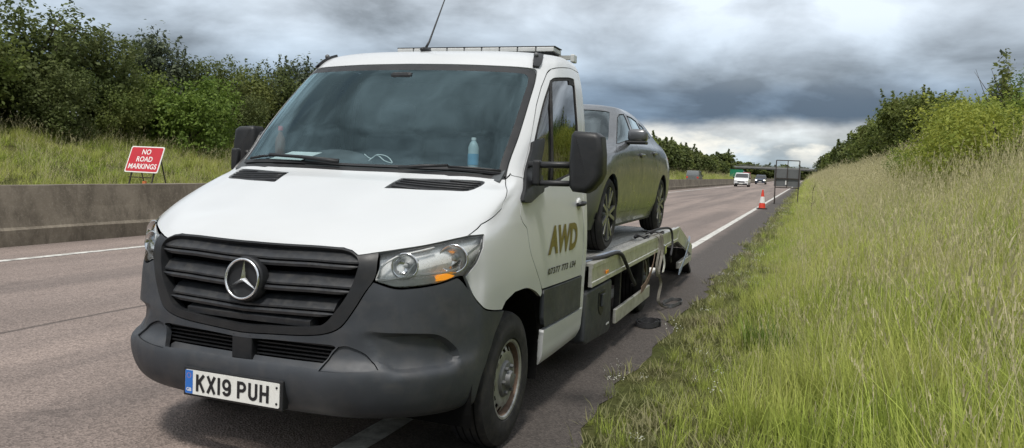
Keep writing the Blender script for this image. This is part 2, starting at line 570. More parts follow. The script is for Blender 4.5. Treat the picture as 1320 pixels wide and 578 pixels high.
def mat_concrete():
    m, t = new_mat('concrete')
    co = coords(t)
    n1 = t.noise(co, 1.6, 8, .65, .3)
    drip = t.noise(t.n('ShaderNodeVectorMath', operation='MULTIPLY', _0=co, _1=(1, 1.0, .45)).outputs[0], 2.2, 10, .72, .35)
    c = t.mix(t.ramp(n1, [(.3, 0.0), (.7, 1.0)]), (.130, .109, .082), (.240, .206, .160))
    c = t.mix(t.math('MULTIPLY', t.ramp(drip, [(.42, 0.0), (.60, 1.0)]), .8), c, (.085, .070, .052))
    c = t.mix(t.math('MULTIPLY', t.ramp(t.noise(co, 26, 6, .7), [(.52, 0.0), (.72, 1.0)]), .5), c, (.30, .265, .215))
    b = t.n('ShaderNodeBsdfPrincipled', _Base_Color=c, _Roughness=.9)
    bp = t.n('ShaderNodeBump', _Strength=.4, _Distance=.01, _Height=t.noise(co, 45, 6, .65))
    t.t.links.new(bp.outputs[0], b.inputs['Normal'])
    finish(t, b.outputs[0])
mat_concrete()
def mat_soil():
    m, t = new_mat('turf')
    co = coords(t)
    a = t.noise(co, .35, 6, .6)
    f = t.noise(co, 14, 6, .65)
    c = t.mix(t.ramp(a, [(.35, 0.0), (.65, 1.0)]), (.070, .085, .024), (.120, .115, .045))
    c = t.mix(t.ramp(f, [(.4, 0.0), (.7, .8)]), c, (.052, .056, .020))
    b = t.n('ShaderNodeBsdfPrincipled', _Base_Color=c, _Roughness=.95)
    b.inputs['Specular IOR Level'].default_value = .1
    bp = t.n('ShaderNodeBump', _Strength=.8, _Distance=.08, _Height=f)
    t.t.links.new(bp.outputs[0], b.inputs['Normal'])
    finish(t, b.outputs[0])
mat_soil()
def mat_leaf(name, c0, c1, c2=None, trans=.35, patch=.35):
    """leaf: tone per leaf clump (colour attribute), big patches by position, light passes through"""
    m, t = new_mat(name)
    tone = t.n('ShaderNodeAttribute', attribute_name='tone').outputs['Fac']
    c = t.mix(tone, c0, c1)
    if c2 is not None:
        pos = t.n('ShaderNodeNewGeometry').outputs['Position']
        pn = t.noise(pos, patch, 4, .6)
        tip = t.n('ShaderNodeAttribute', attribute_name='tip').outputs['Fac']
        c = t.mix(t.math('MULTIPLY', t.ramp(pn, [(.36, 0.0), (.62, 1.0)]), t.math('ADD', t.math('MULTIPLY', tip, .6), .35), True), c, c2)
    d = t.n('ShaderNodeBsdfPrincipled', _Base_Color=c, _Roughness=.6)
    d.inputs['Specular IOR Level'].default_value = .25
    tr = t.n('ShaderNodeBsdfTranslucent', _Color=c)
    mx = t.n('ShaderNodeMixShader', _0=trans, _1=d.outputs[0], _2=tr.outputs[0])
    finish(t, mx.outputs[0])
mat_leaf('grass_blade', (.070, .120, .014), (.530, .630, .125), (.540, .530, .180), .42, .55)
mat_leaf('grass_seed', (.42, .37, .20), (.60, .55, .34), None, .35)
mat_leaf('weed_leaf', (.120, .150, .045), (.26, .27, .11), (.29, .25, .155), .3, .9)
mat_leaf('flower_white', (.62, .62, .55), (.75, .75, .70), None, .2)
mat_leaf('leaf_dark', (.052, .078, .024), (.165, .205, .062), (.125, .142, .050), .4)
mat_leaf('leaf_mid', (.068, .102, .024), (.195, .245, .058), (.185, .195, .060), .42)
mat_leaf('leaf_bright', (.080, .140, .025), (.220, .300, .060), None, .4)
mat_leaf('leaf_yellow', (.110, .165, .030), (.270, .340, .065), (.350, .360, .060), .4)
mat_leaf('leaf_grey', (.055, .075, .042), (.150, .175, .105), None, .35)
simple('bark', (.065, .052, .040), .9, var=.3, scale=8, bump=.5, bscale=30)
simple('sign_red', (.50, .020, .035), .45, var=.05, scale=3, dirt=(.30, .05, .05), dirt_amt=.2)
simple('sign_white', (.78, .78, .76), .5, var=.03)
simple('sign_back', (.135, .140, .145), .55, metal=.2, var=.1, scale=4)
simple('frame_steel', (.055, .045, .040), .6, metal=.3, var=.2, scale=10)
simple('orange_bag', (.55, .16, .05), .8, var=.15, scale=12)
simple('cone_red', (.66, .050, .025), .5, var=.08, scale=8, dirt=(.3, .06, .04), dirt_amt=.3)
simple('cone_white', (.74, .74, .72), .5, var=.05, scale=8, dirt=(.45, .42, .38), dirt_amt=.4)
simple('sign_green', (.012, .19, .10), .5, var=.05)
simple('bridge_concrete', (.22, .225, .225), .85, var=.12, scale=.4)
simple('bridge_rail', (.17, .18, .19), .6, var=.1)

# ------------------------------------------------------------------ setting: terrain and roads
PX_ = [-60, -40, -32, -28, -26, -24, -22, -20.8, -19.6, -19.2, -11.2, -10.7, -1.45, -1.2, -.8, 0, 1, 2, 3, 5, 7, 9, 10.5, 12, 14, 60]
PZ_ = [3.3, 3.0, 2.6, 2.2, 1.8, 1.25, .55, .2, .03, -.04, -.04, -.04, -.04, -.012, .02, .05, .13, .34, .70, 1.60, 2.70, 3.85, 4.7, 5.4, 5.7, 5.9]
def bumps(x, y):
    return .045 * math.sin(1.7 * x + .9 * y) * math.sin(.8 * y + 2) + .03 * math.sin(3.1 * x - 1.3 * y + 1)
def ground_z(x, y):
    z = float(np.interp(x, PX_, PZ_))
    k = min(1, max(0, (x + .9) / 1.2)) if x > -5 else min(1, max(0, (-19.9 - x) / 1.5))
    return z + k * (bumps(x, y) + .12 * math.sin(y * .13 + 1.3))
def build_ground():
    xs = sorted(set([-1500, -700, -300, -140, -90] + list(np.arange(-60, -20.9, 1.5)) + [-20.8, -20.2, -19.6, -19.2, -15, -11.2, -10.7, -6, -1.45, -1.2, -1.0, -.8]
                    + list(np.arange(-.5, 12.1, .5)) + [14, 16, 20, 30, 45, 60, 120, 300, 700, 1500]))
    ys = sorted(set([-300, -120, -60, -30, -15, -8] + list(np.arange(-4, 30, .6)) + list(np.arange(30, 90, 2)) + list(np.arange(90, 320, 8)) + [340, 400, 480, 600, 800, 1200, 2000, 3500]))
    v = [(x, y, ground_z(x, y)) for y in ys for x in xs]
    n = len(xs)
    f = [(j * n + i, j * n + i + 1, (j + 1) * n + i + 1, (j + 1) * n + i) for j in range(len(ys) - 1) for i in range(n - 1)]
    return struct(mesh_obj('ground', v, f, 'turf', None, True))
build_ground()
def strip(name, x0, x1, z, mat, y0=-40, y1=2000, ragged=0.0, kind='structure', n=None):
    rnd = random.Random(5)
    ys = [y0] + list(np.arange(-4, 60, .25 if ragged else 8.0)) + list(np.arange(60, 400, 6)) + [y1]
    v, f = [], []
    for i, y in enumerate(ys):
        j = ragged * (math.sin(y * 2.1) * .5 + math.sin(y * 5.3 + 1) * .35 + rnd.uniform(-.5, .5)) if ragged else 0
        v += [(x0, y, z), (x1 + j, y, z)]
        if i:
            b = 2 * i
            f.append((b - 2, b - 1, b + 1, b))
    o = mesh_obj(name, v, f, mat)
    if kind:
        o['kind'] = kind
    return o
strip('road', -10.75, -1.12, 0.0, 'asphalt', ragged=.10)
strip('opposite_road', -19.45, -11.25, 0.0, 'asphalt_far')
def edge_line(name, x0, x1, rag=0.006):
    rnd = random.Random(int(x0 * 100))
    ys = list(np.arange(-12, 40, .3)) + list(np.arange(40, 160, 2)) + list(np.arange(160, 900, 20))
    v, f = [], []
    for i, y in enumerate(ys):
        v += [(x0 + rnd.uniform(-rag, rag), y, .005), (x1 + rnd.uniform(-rag, rag), y, .005)]
        if i:
            f.append((2 * i - 2, 2 * i - 1, 2 * i + 1, 2 * i))
    return struct(mesh_obj(name, v, f, 'line_paint'))
edge_line('edge_line_nearside', -2.19, -2.03)
edge_line('edge_line_offside', -9.56, -9.42)
edge_line('opposite_edge_line', -18.75, -18.6)

# ------------------------------------------------------------------ concrete barrier in the central reserve
def build_barrier():
    b = empty('concrete_barrier', (-11.02, 0, 0), 0, 'long weathered brown-grey concrete barrier along the central reserve', 'barrier')
    half = [(.285, 0), (.285, .235), (.235, .275), (.175, .55), (.118, .885)]
    prof = half + [(-x, z) for x, z in reversed(half)]
    rnd = random.Random(8)
    ys = [-20] + list(np.arange(-6, 120, 6.0)) + list(np.arange(120, 700, 40.0))
    for a, c in zip(ys[:-1], ys[1:]):
        n = max(2, int((c - a) / .8)) if c < 60 else 2
        g = .012
        v, f = [], []
        yy = np.linspace(a + g, c - g, n + 1)
        for y in yy:
            for i, (x, z) in enumerate(prof):
                w = .006 if 0 < z < .9 else 0
                v.append((x + rnd.uniform(-w, w), y, z + (rnd.uniform(-.006, .006) if z > .1 else 0)))
        L = len(prof)
        for j in range(n):
            for i in range(L - 1):
                f.append((j * L + i, j * L + i + 1, (j + 1) * L + i + 1, (j + 1) * L + i))
        f += [tuple(range(L)), tuple(n * L + i for i in range(L - 1, -1, -1))]
        s_ = MB().add(v, f).build('barrier_section', 'concrete', b)
build_barrier()

# ------------------------------------------------------------------ lettering
def text_mesh(body, size=1.0, bold=0.0, shear=0.0, squeeze=1.0, spacing=1.0, align='CENTER'):
    cu = bpy.data.curves.new('lettering', 'FONT')
    cu.body = body
    cu.size = size
    cu.offset = bold
    cu.shear = shear
    cu.space_character = spacing
    cu.align_x = align
    cu.align_y = 'CENTER'
    cu.resolution_u = 3
    o = bpy.data.objects.new('lettering', cu)
    COL.objects.link(o)
    dg = bpy.context.evaluated_depsgraph_get()
    me = bpy.data.meshes.new_from_object(o.evaluated_get(dg))
    bpy.data.objects.remove(o)
    v = np.array([tuple(p.co) for p in me.vertices])
    f = [tuple(p.vertices) for p in me.polygons]
    bpy.data.meshes.remove(me)
    v[:, 0] *= squeeze
    return v, f

# ------------------------------------------------------------------ red warning board beyond the barrier
def rounded(w, h, r, n=5):
    p = []
    for cx, cy, a0 in ((w / 2 - r, h / 2 - r, 0), (-w / 2 + r, h / 2 - r, 90), (-w / 2 + r, -h / 2 + r, 180), (w / 2 - r, -h / 2 + r, 270)):
        p += [(cx + r * math.cos(RAD(a0 + 90 * k / n)), cy + r * math.sin(RAD(a0 + 90 * k / n))) for k in range(n + 1)]
    return p
def build_board():
    X, Y, Z, lean, rot = -19.75, 19.07, 1.18, .40, .10
    gz = ground_z(X, Y)
    b = empty('warning_board', (X, Y, gz), rot, 'red board reading NO ROAD MARKINGS leaning back on a black folding frame', 'road sign')
    c = Vector((0, 0, Z - gz))
    up = Vector((0, math.sin(lean), math.cos(lean)))
    nrm = Vector((0, -math.cos(lean), math.sin(lean)))
    ex = Vector((1, 0, 0))
    W, H = 1.25, .9
    MB().prism(rounded(W, H, .06), c, ex, up, nrm, .02).build('plate', 'sign_white', b)
    MB().prism(rounded(W - .07, H - .07, .045), c + nrm * .0205, ex, up, nrm, .003).build('red_face', 'sign_red', b)
    for k, (tx, dy) in enumerate((('NO', .25), ('ROAD', .0), ('MARKINGS', -.25))):
        v, f = text_mesh(tx, .245, .004, 0, .88, 1.0)
        pts = [c + nrm * .0265 + ex * p[0] + up * (p[1] + dy) for p in v]
        mesh_obj('lettering', pts, f, 'sign_white', b)
    fr = MB()
    bot = c - up * (H / 2)
    for sx in (-.42, .42):
        top = c + up * .3 + ex * sx - nrm * .02
        foot = Vector((sx, (c - up * (H / 2 + .35)).y, .0))
        fr.bar(top, foot, .035)
        fr.bar(top, Vector((sx, top.y + .45, 0)), .03)
    fr.bar(c - up * .6 + ex * -.42 - nrm * .02, c - up * .6 + ex * .42 - nrm * .02, .03)
    fr.build('folding_frame', 'frame_steel', b)
    bag = empty('sandbag', (X + .12, Y - .12, gz), rot, 'small orange sandbag under the red warning board', 'sandbag')
    MB().box(-.11, .11, -.09, .09, 0, .17, .05).box(-.06, .06, -.05, .05, .15, .46, .03).build('bag', 'orange_bag', bag, auto=60)
build_board()

# ------------------------------------------------------------------ temporary sign seen from behind, and cone
def build_sign_back():
    X, Y = -1.03, 45.0
    gz = ground_z(X, Y)
    s = empty('temporary_sign', (X, Y, 0), 0, 'grey back of a temporary road sign on a black steel frame in the verge', 'road sign')
    fr = MB()
    for sx in (-.60, .60):
        z0 = ground_z(X + sx, Y) - .05
        fr.bar((sx, 0, z0), (sx, 0, 2.40), .055)
        fr.bar((sx, 0, 1.0), (sx, 1.0, ground_z(X + sx, Y + 1.0)), .04)
    fr.bar((-.60, 0, 2.40), (.60, 0, 2.40), .05)
    fr.bar((0, -.01, .92), (0, -.01, 2.40), .045)
    fr.bar((-.62, -.012, 1.42), (.62, -.012, 1.42), .045)
    fr.bar((-.62, 0, .92), (.62, 0, .92), .055)
    fr.build('frame', 'frame_steel', s)
    MB().box(-.67, .67, .035, .055, .98, 1.92).build('panel', 'sign_back', s)
    MB().box(-.09, .02, .02, .036, 1.08, 1.32).build('notice', 'sign_white', s)
build_sign_back()
def build_cone():
    c = empty('traffic_cone', (-1.86, 37.2, 0.006), .2, 'red and white traffic cone at the road edge before the grey sign', 'traffic cone')
    c.scale = (.9, .9, .9)
    MB().box(-.24, .24, -.24, .24, 0, .045, .012).build('base', 'rubber', c)
    def ring(z0, z1, d=0):
        r = lambda z: .175 - (.175 - .035) * (z - .04) / .92
        return MB().lathe([(z0, r(z0) + d), (z1, r(z1) + d), (z1, r(z1) - .02), (z0, r(z0) - .02)], 20, 'Z', closed=True)
    ring(.04, .30).build('lower_cone', 'cone_red', c, auto=40)
    ring(.30, .62, .003).build('white_sleeve', 'cone_white', c, auto=40)
    m = ring(.62, .96)
    m.lathe([(.96, .038), (.97, .02), (.97, 0.0)], 20, 'Z')
    m.build('tip', 'cone_red', c, auto=40)
build_cone()

# ------------------------------------------------------------------ road bridge in the distance
def build_bridge():
    Y = 450
    b = empty('road_bridge', (-22, Y, 0), 0, 'flat grey road bridge crossing the carriageway far away', 'bridge')
    MB().box(-70, 45, -5, 5, 5.35, 6.45).build('deck', 'bridge_concrete', b)
    MB().box(-70, 45, -5.4, -5.0, 5.9, 6.75).build('parapet', 'bridge_concrete', b)
    r = MB()
    for z in (7.1, 7.5):
        r.bar((-70, -5.2, z), (45, -5.2, z), .12)
    for x in np.arange(-70, 45.1, 2.5):
        r.bar((x, -5.2, 6.7), (x, -5.2, 7.5), .12)
    r.build('railing', 'bridge_rail', b)
    for x in (11, -40):
        MB().box(x - .5, x + .5, -4, 4, 0, 5.35).build('pier', 'bridge_concrete', b)
    for x in (-66, 36):
        MB().box(x - 5, x + 9, -5, 5, 0, 5.3).build('abutment', 'bridge_concrete', b)
build_bridge()
def build_green_sign():
    Y = 250
    s = empty('direction_sign', (-20.6, Y, 0), 0, 'large green direction sign far off beyond the barrier', 'road sign')
    MB().box(-2.0, 2.0, -.03, .03, .9, 3.3).build('panel', 'sign_green', s)
    for x in (-1.2, 1.2):
        MB().bar((x, .1, 0), (x, .1, 3.2), .16).build('post', 'bridge_rail', s)
build_green_sign()
# ---- tow-truck cab surface: rows (bottom to roof) x columns (centre to rear side), metres in van frame
def _rows():
    B=[(0,0),(.30,.012),(.55,.05),(.75,.155),(.88,.30),(.955,.46)]
    R=[]
    def front(vc,z,us,dz=0,k=1.0,w=1.0):
        return [(u*w,vc+b*k,z+dz*(u/.955)**2) for u,b in B]
    def side(us,zs,vs=(.62,.97,1.42,1.92,2.45)):
        return [(u,v,z) for u,v,z in zip(us,vs,zs)]
    def S(u,z): return side([u-.012,u,u,u,u-.01],[z]*5)
    R.append(front(.13,.31,0,w=.96)+S(.95,.30))
    R.append(front(.045,.355,0,w=.988)+S(.975,.35))
    R.append(front(.0,.435,0)+S(.985,.435))
    R.append(front(-.005,.555,0,w=1.005)+S(.992,.555))
    R.append(front(.03,.60,0,w=1.004)+S(.992,.60))
    R.append(front(.045,.74,0,w=1.003)+S(.995,.74))
    R.append(front(.06,.92,0,w=.998)+S(1.0,.92))
    R.append([(0,.105,1.065),(.3,.112,1.06),(.545,.14,1.05),(.728,.25,1.07),(.845,.375,1.10),(.940,.52,1.13)]+side([.972,.988,.992,.992,.982],[1.145,1.15,1.15,1.15,1.15],(.66,.97,1.42,1.92,2.45)))
    R.append([(0,.135,1.098),(.3,.142,1.093),(.545,.17,1.080),(.728,.28,1.098),(.842,.405,1.125),(.935,.55,1.15)]+side([.967,.985,.990,.990,.98],[1.165,1.18,1.18,1.18,1.18],(.69,.97,1.42,1.92,2.45)))
    R.append([(0,.20,1.140),(.3,.207,1.135),(.55,.235,1.122),(.735,.33,1.132),(.848,.455,1.156),(.930,.60,1.18)]+side([.958,.980,.987,.987,.977],[1.195,1.22,1.22,1.22,1.22],(.74,.99,1.42,1.92,2.45)))
    R.append([(0,.50,1.268),(.3,.505,1.263),(.55,.53,1.250),(.74,.59,1.256),(.867,.68,1.258),(.930,.78,1.268)]+side([.945,.972,.98,.98,.97],[1.285,1.30,1.30,1.30,1.30],(.90,1.08,1.44,1.92,2.45)))
    R.append([(0,.77,1.372),(.3,.775,1.368),(.55,.80,1.355),(.74,.845,1.350),(.862,.90,1.345),(.918,.965,1.35)]+side([.942,.964,.972,.972,.962],[1.357,1.36,1.36,1.36,1.36],(1.05,1.18,1.48,1.93,2.45)))
    R.append([(0,.915,1.425),(.3,.922,1.424),(.55,.95,1.420),(.73,.985,1.412),(.835,1.03,1.402),(.893,1.075,1.402)]+side([.925,.953,.965,.965,.955],[1.415,1.42,1.42,1.42,1.42],(1.13,1.24,1.52,1.94,2.45)))
    lo=[(0,.95,1.455),(.3,.957,1.454),(.55,.985,1.45),(.72,1.02,1.443),(.825,1.062,1.435),(.885,1.105,1.432)]+side([.918,.948,.962,.962,.952],[1.44,1.445,1.45,1.45,1.45],(1.16,1.27,1.54,1.95,2.45))
    hi=[(0,1.58,2.095),(.3,1.588,2.094),(.53,1.62,2.09),(.70,1.665,2.083),(.785,1.715,2.075),(.838,1.765,2.068)]+side([.865,.888,.900,.900,.890],[2.066,2.068,2.075,2.08,2.08],(1.81,1.88,2.03,2.2,2.45))
    R.append(lo)
    for f,bu in ((.34,.014),(.68,.014)):
        R.append([tuple((1-f)*a+f*b+(bu if i==2 else -bu if i==1 and c<5 else bu*.8 if i==0 and c>4 else 0) for i,(a,b) in enumerate(zip(p,q))) for c,(p,q) in enumerate(zip(lo,hi))])
    R.append(hi)
    R.append([(0,1.68,2.162),(.3,1.688,2.161),(.52,1.715,2.157),(.68,1.755,2.152),(.765,1.80,2.147),(.815,1.85,2.143)]+side([.845,.866,.876,.876,.868],[2.143,2.145,2.15,2.155,2.155],(1.90,1.96,2.08,2.22,2.45)))
    R.append([(0,1.88,2.222),(.3,1.885,2.221),(.50,1.90,2.218),(.65,1.93,2.213),(.73,1.965,2.208),(.775,2.0,2.205)]+side([.803,.822,.832,.832,.827],[2.205,2.206,2.21,2.213,2.213],(2.04,2.09,2.17,2.27,2.45)))
    R.append([(0,2.14,2.248),(.3,2.14,2.247),(.46,2.15,2.245),(.60,2.165,2.242),(.665,2.18,2.24),(.70,2.2,2.238)]+side([.722,.738,.748,.75,.748],[2.238,2.238,2.238,2.238,2.238],(2.22,2.25,2.30,2.34,2.45)))
    R.append([(0,2.45,2.252),(.20,2.45,2.251),(.33,2.45,2.25),(.43,2.45,2.249),(.48,2.45,2.248),(.51,2.45,2.247)]+side([.53,.55,.57,.59,.61],[2.246,2.246,2.245,2.245,2.245],(2.45,)*5))
    return R
import numpy as np
class Surf:
    """loft through a grid of points: chord-length Hermite across the rows, Catmull-Rom along each row"""
    def __init__(s, rows):
        s.C = np.array(rows, float)
        s.nt, s.ns, _ = s.C.shape
        h = np.linalg.norm(np.diff(s.C, axis=0), axis=2)[:, :, None] + 1e-6
        d = np.diff(s.C, axis=0) / h
        m = np.zeros_like(s.C)
        m[0], m[-1] = d[0], d[-1]
        m[1:-1] = (d[:-1] * h[1:] + d[1:] * h[:-1]) / (h[1:] + h[:-1])
        s.h, s.m = h, m
    @staticmethod
    def _w(x, n):
        i = np.clip(np.floor(x).astype(int), 0, n - 2)
        f = x - i
        w = np.zeros((len(x), n))
        k = np.arange(len(x))
        h0 = -.5 * f + f * f - .5 * f ** 3; h1 = 1 - 2.5 * f * f + 1.5 * f ** 3; h2 = .5 * f + 2 * f * f - 1.5 * f ** 3; h3 = -.5 * f * f + .5 * f ** 3
        a, b = i == 0, i == n - 2
        w[k, i] += h1
        w[k, i + 1] += h2
        q = ~a
        w[k[q], i[q] - 1] += h0[q]
        w[k[a], 0] += 2 * h0[a]
        w[k[a], 1] -= h0[a]
        q = ~b
        w[k[q], i[q] + 2] += h3[q]
        w[k[b], n - 1] += 2 * h3[b]
        w[k[b], n - 2] -= h3[b]
        return w
    def __call__(s, st):
        st = np.atleast_2d(np.asarray(st, float))
        sg = np.where(st[:, 0] < 0, -1.0, 1.0)
        W = s._w(np.abs(st[:, 0]), s.ns)
        i = np.clip(np.floor(st[:, 1]).astype(int), 0, s.nt - 2)
        f = (st[:, 1] - i)[:, None, None]
        h = s.h[i]
        R = (2 * f ** 3 - 3 * f ** 2 + 1) * s.C[i] + (f ** 3 - 2 * f ** 2 + f) * s.m[i] * h + (3 * f ** 2 - 2 * f ** 3) * s.C[i + 1] + (f ** 3 - f ** 2) * s.m[i + 1] * h
        P = np.einsum('kj,kjc->kc', W, R)
        P[:, 0] *= sg
        return P
    def normal(s, st, e=1e-3):
        st = np.atleast_2d(np.asarray(st, float))
        ds = s(st + [e, 0]) - s(st - [e, 0])
        dt = s(st + [0, e]) - s(st - [0, e])
        n = np.cross(ds, dt)
        return n / (np.linalg.norm(n, axis=1)[:, None] + 1e-12)
OUT={
 'hood':[(0.027,7.472),(0.707,7.605),(1.612,7.986),(1.793,7.812),(1.959,7.232),(2.141,7.403),(2.355,7.599)],
 'headtop':[(2.993,7.861),(3.89,7.905),(4.657,8.055)],
 'shut':[(4.943,9.151),(5.558,9.437),(5.887,9.771),(5.453,10.434),(4.813,11.553),(4.656,12.255)],
 'wbase':[(2.939,12.099),(1.963,11.988),(0.804,11.959),(0.017,11.927)],
 'sur':[(2.401,6.578),(2.318,6.173),(2.167,5.83),(2.01,5.463),(1.78,5.02),(1.53,4.789),(1.155,4.66),(0.559,4.583),(0.005,4.522)],
 'inn':[(0.042,7.283),(0.721,7.409),(1.601,7.736),(1.789,7.552),(1.942,7.057),(2.013,6.817),(2.028,6.658),(1.942,6.108),(1.837,5.752),(1.606,5.296),(1.468,5.079),(1.299,4.967),(0.981,4.892),(0.444,4.811),(-0.013,4.761)],
 'headbot':[(2.362,6.167),(2.731,5.991),(3.192,6.004),(3.791,6.08),(4.292,6.184)],
 'btop':[(4.42,6.129),(4.848,5.727),(5.131,5.504),(5.596,5.34),(5.978,5.225),(6.322,5.128),(6.608,5.048)],
 'archf':[(6.421,4.564),(6.248,4.083),(6.069,2.884),(5.864,2.243),(5.637,1.454),(5.459,0.766)],
 'intake':[(-0.005,4.358),(0.456,4.4),(0.914,4.428),(1.573,4.439),(1.693,4.373),(1.595,4.125),(1.449,3.081),(1.16,3.112),(0.793,3.226),(0.035,3.15)],
 'fog':[(1.736,4.403),(1.882,4.442),(2.045,4.375),(2.179,4.288),(2.304,4.157),(2.448,3.872),(2.589,3.255),(2.342,3.086),(1.92,2.991),(1.489,2.957),(1.594,4.024)],
 'crease':[(2.221,4.896),(2.659,4.883),(3.565,4.815),(3.918,4.691),(4.222,4.43),(4.488,4.05),(4.681,3.209),(4.601,2.75),(4.112,2.626),(3.309,2.679),(2.73,2.78),(2.575,3.745),(2.346,4.392),(2.11,4.665)],
 'head':[(2.377,7.299),(3.006,7.708),(3.905,7.726),(4.676,7.823),(5.352,7.536),(5.468,6.747),(5.064,6.468),(4.781,6.33),(4.549,6.207),(4.333,6.207),(3.793,6.101),(3.191,6.028),(2.73,6.015),(2.376,6.191),(2.396,6.46),(2.424,6.699)],
 'fend':[(4.657,8.055),(4.943,9.151),(5.558,9.437),(5.887,9.771),(5.453,10.434),(4.813,11.553),(4.656,12.255),(5.037,13.025),(6.494,11.977),(6.996,9.803),(7.279,7.615),(7.451,6.514),(7.695,5.969),(8.004,5.199),(7.979,4.943),(7.742,5.219),(7.394,5.438),(6.956,5.462),(6.64,5.293),(6.522,5.092),(6.321,5.141),(5.977,5.238),(5.593,5.353),(5.129,5.519),(4.847,5.748),(4.573,6.184),(4.807,6.311),(5.101,6.457),(5.525,6.737),(5.414,7.562)],
 'wedge':[(4.728,12.508),(4.638,13.744),(4.558,14.752),(4.472,15.424),(4.304,15.986),(4.02,16.127),(2.986,16.084),(1.985,16.028),(0.925,16.03),(-0.014,16.056)],
 'wl':[(0.03,12.66),(2.019,12.797),(2.997,12.855),(3.994,12.856),(4.669,12.619),(4.638,13.744),(4.558,14.752),(4.472,15.424),(4.256,15.952),(3.918,16.029),(2.997,16.0),(2.0,15.973),(0.939,15.978),(0.001,15.988)],
 'wg':[(0.031,13.014),(1.974,13.059),(2.965,13.076),(4.096,13.078),(4.103,13.778),(4.096,14.64),(4.005,15.383),(3.83,15.708),(3.43,15.801),(2.079,15.769),(1.028,15.756),(0.128,15.762)],
 'doorf':[(6.494,11.977),(6.338,13.186),(6.047,13.806),(5.24,14.841),(5.158,15.47),(5.393,15.914),(5.988,16.383),(7.353,16.673),(8.947,16.917)],
 'doorlow':[(6.996,9.803),(7.279,7.615),(7.451,6.514),(7.695,5.969),(8.02,5.193)],
 'win':[(6.213,15.737),(6.579,15.841),(7.06,15.895),(8.459,15.998),(9.111,16.019),(9.236,15.855),(9.415,14.924),(9.633,13.663),(9.695,13.319),(9.471,13.06),(8.681,11.64),(7.885,10.923),(7.505,10.739),(7.091,11.043),(6.903,12.768),(6.579,13.517),(6.257,14.185),(6.078,14.948)],
 'vent':[(1.146,10.781),(1.169,10.995),(1.217,11.547),(2.103,11.719),(3.308,11.838),(3.477,11.714),(3.351,11.298),(3.12,10.94),(2.402,10.889),(1.53,10.802),(1.194,10.743)],
 'clad':[(8.054,5.155),(10.139,5.03),(10.167,2.725),(8.148,2.912)],
 'sill':[(8.155,2.791),(10.082,2.69),(10.3,-0.3),(8.232,-0.148)],
 'handle':[(9.332,9.69),(10.018,8.766)],
 'awd':[(8.155,6.2),(9.415,6.132),(9.499,6.903),(8.239,6.943)],
 'tel':[(8.198,5.592),(9.41,5.514),(9.417,5.758),(8.18,5.808)],
 'slat1':[(0.346,6.533),(1.097,6.596),(1.923,6.639)],
 'slat2':[(0.407,5.834),(1.157,5.87),(1.889,5.869)],
 'slat3':[(-0.017,5.23),(0.768,5.272),(1.562,5.291)],
 'wip1':[(-2.677,12.178),(-2.169,12.271),(-1.767,12.427),(-1.261,12.697),(-0.72,12.553),(-0.262,12.331)],
 'wip2':[(2.103,13.011),(2.494,13.018),(2.895,13.025),(3.555,13.033),(4.217,13.036)],
 'arm1':[(-1.259,12.668),(-0.705,12.381),(-0.256,12.258)],
 'arm2':[(1.039,12.023),(1.267,12.362),(1.505,12.644),(2.105,13.007)],
 'mbase':[(6.905,9.989),(6.588,11.288),(6.395,13.324),(6.111,13.786),(6.692,13.828),(7.202,13.633),(7.778,11.003),(7.599,10.356),(7.293,9.753)],
 'divider':[(6.35,15.712),(7.209,14.785),(7.82,13.888),(8.216,13.181),(8.276,11.424)],
 'wlamp':[(3.917,16.216),(3.817,17.197),(3.884,17.693),(4.62,17.593),(4.576,16.602),(4.425,16.283)],
 'bowls':[(2.97,6.619),(4.299,6.611)],
 'trim':[(2.376,6.25),(2.607,6.236),(3.099,6.332),(3.681,6.331),(4.172,6.345),(4.503,6.426),(4.684,6.571),(4.891,6.682),(5.301,6.796)],
 'trim2':[(2.376,6.25),(2.483,6.621),(2.668,6.874),(3.066,7.182),(3.699,7.355)],
 'trim3':[(2.976,6.319),(3.131,6.558),(3.311,6.749)],
 'indic':[(3.693,6.14),(3.846,6.296),(4.118,6.307),(4.292,6.245),(4.21,6.192),(3.95,6.141)],
 'ribs':[(2.398,6.179),(2.923,6.247),(3.716,6.29),(3.772,6.106),(3.191,6.045),(2.73,6.033)],
}
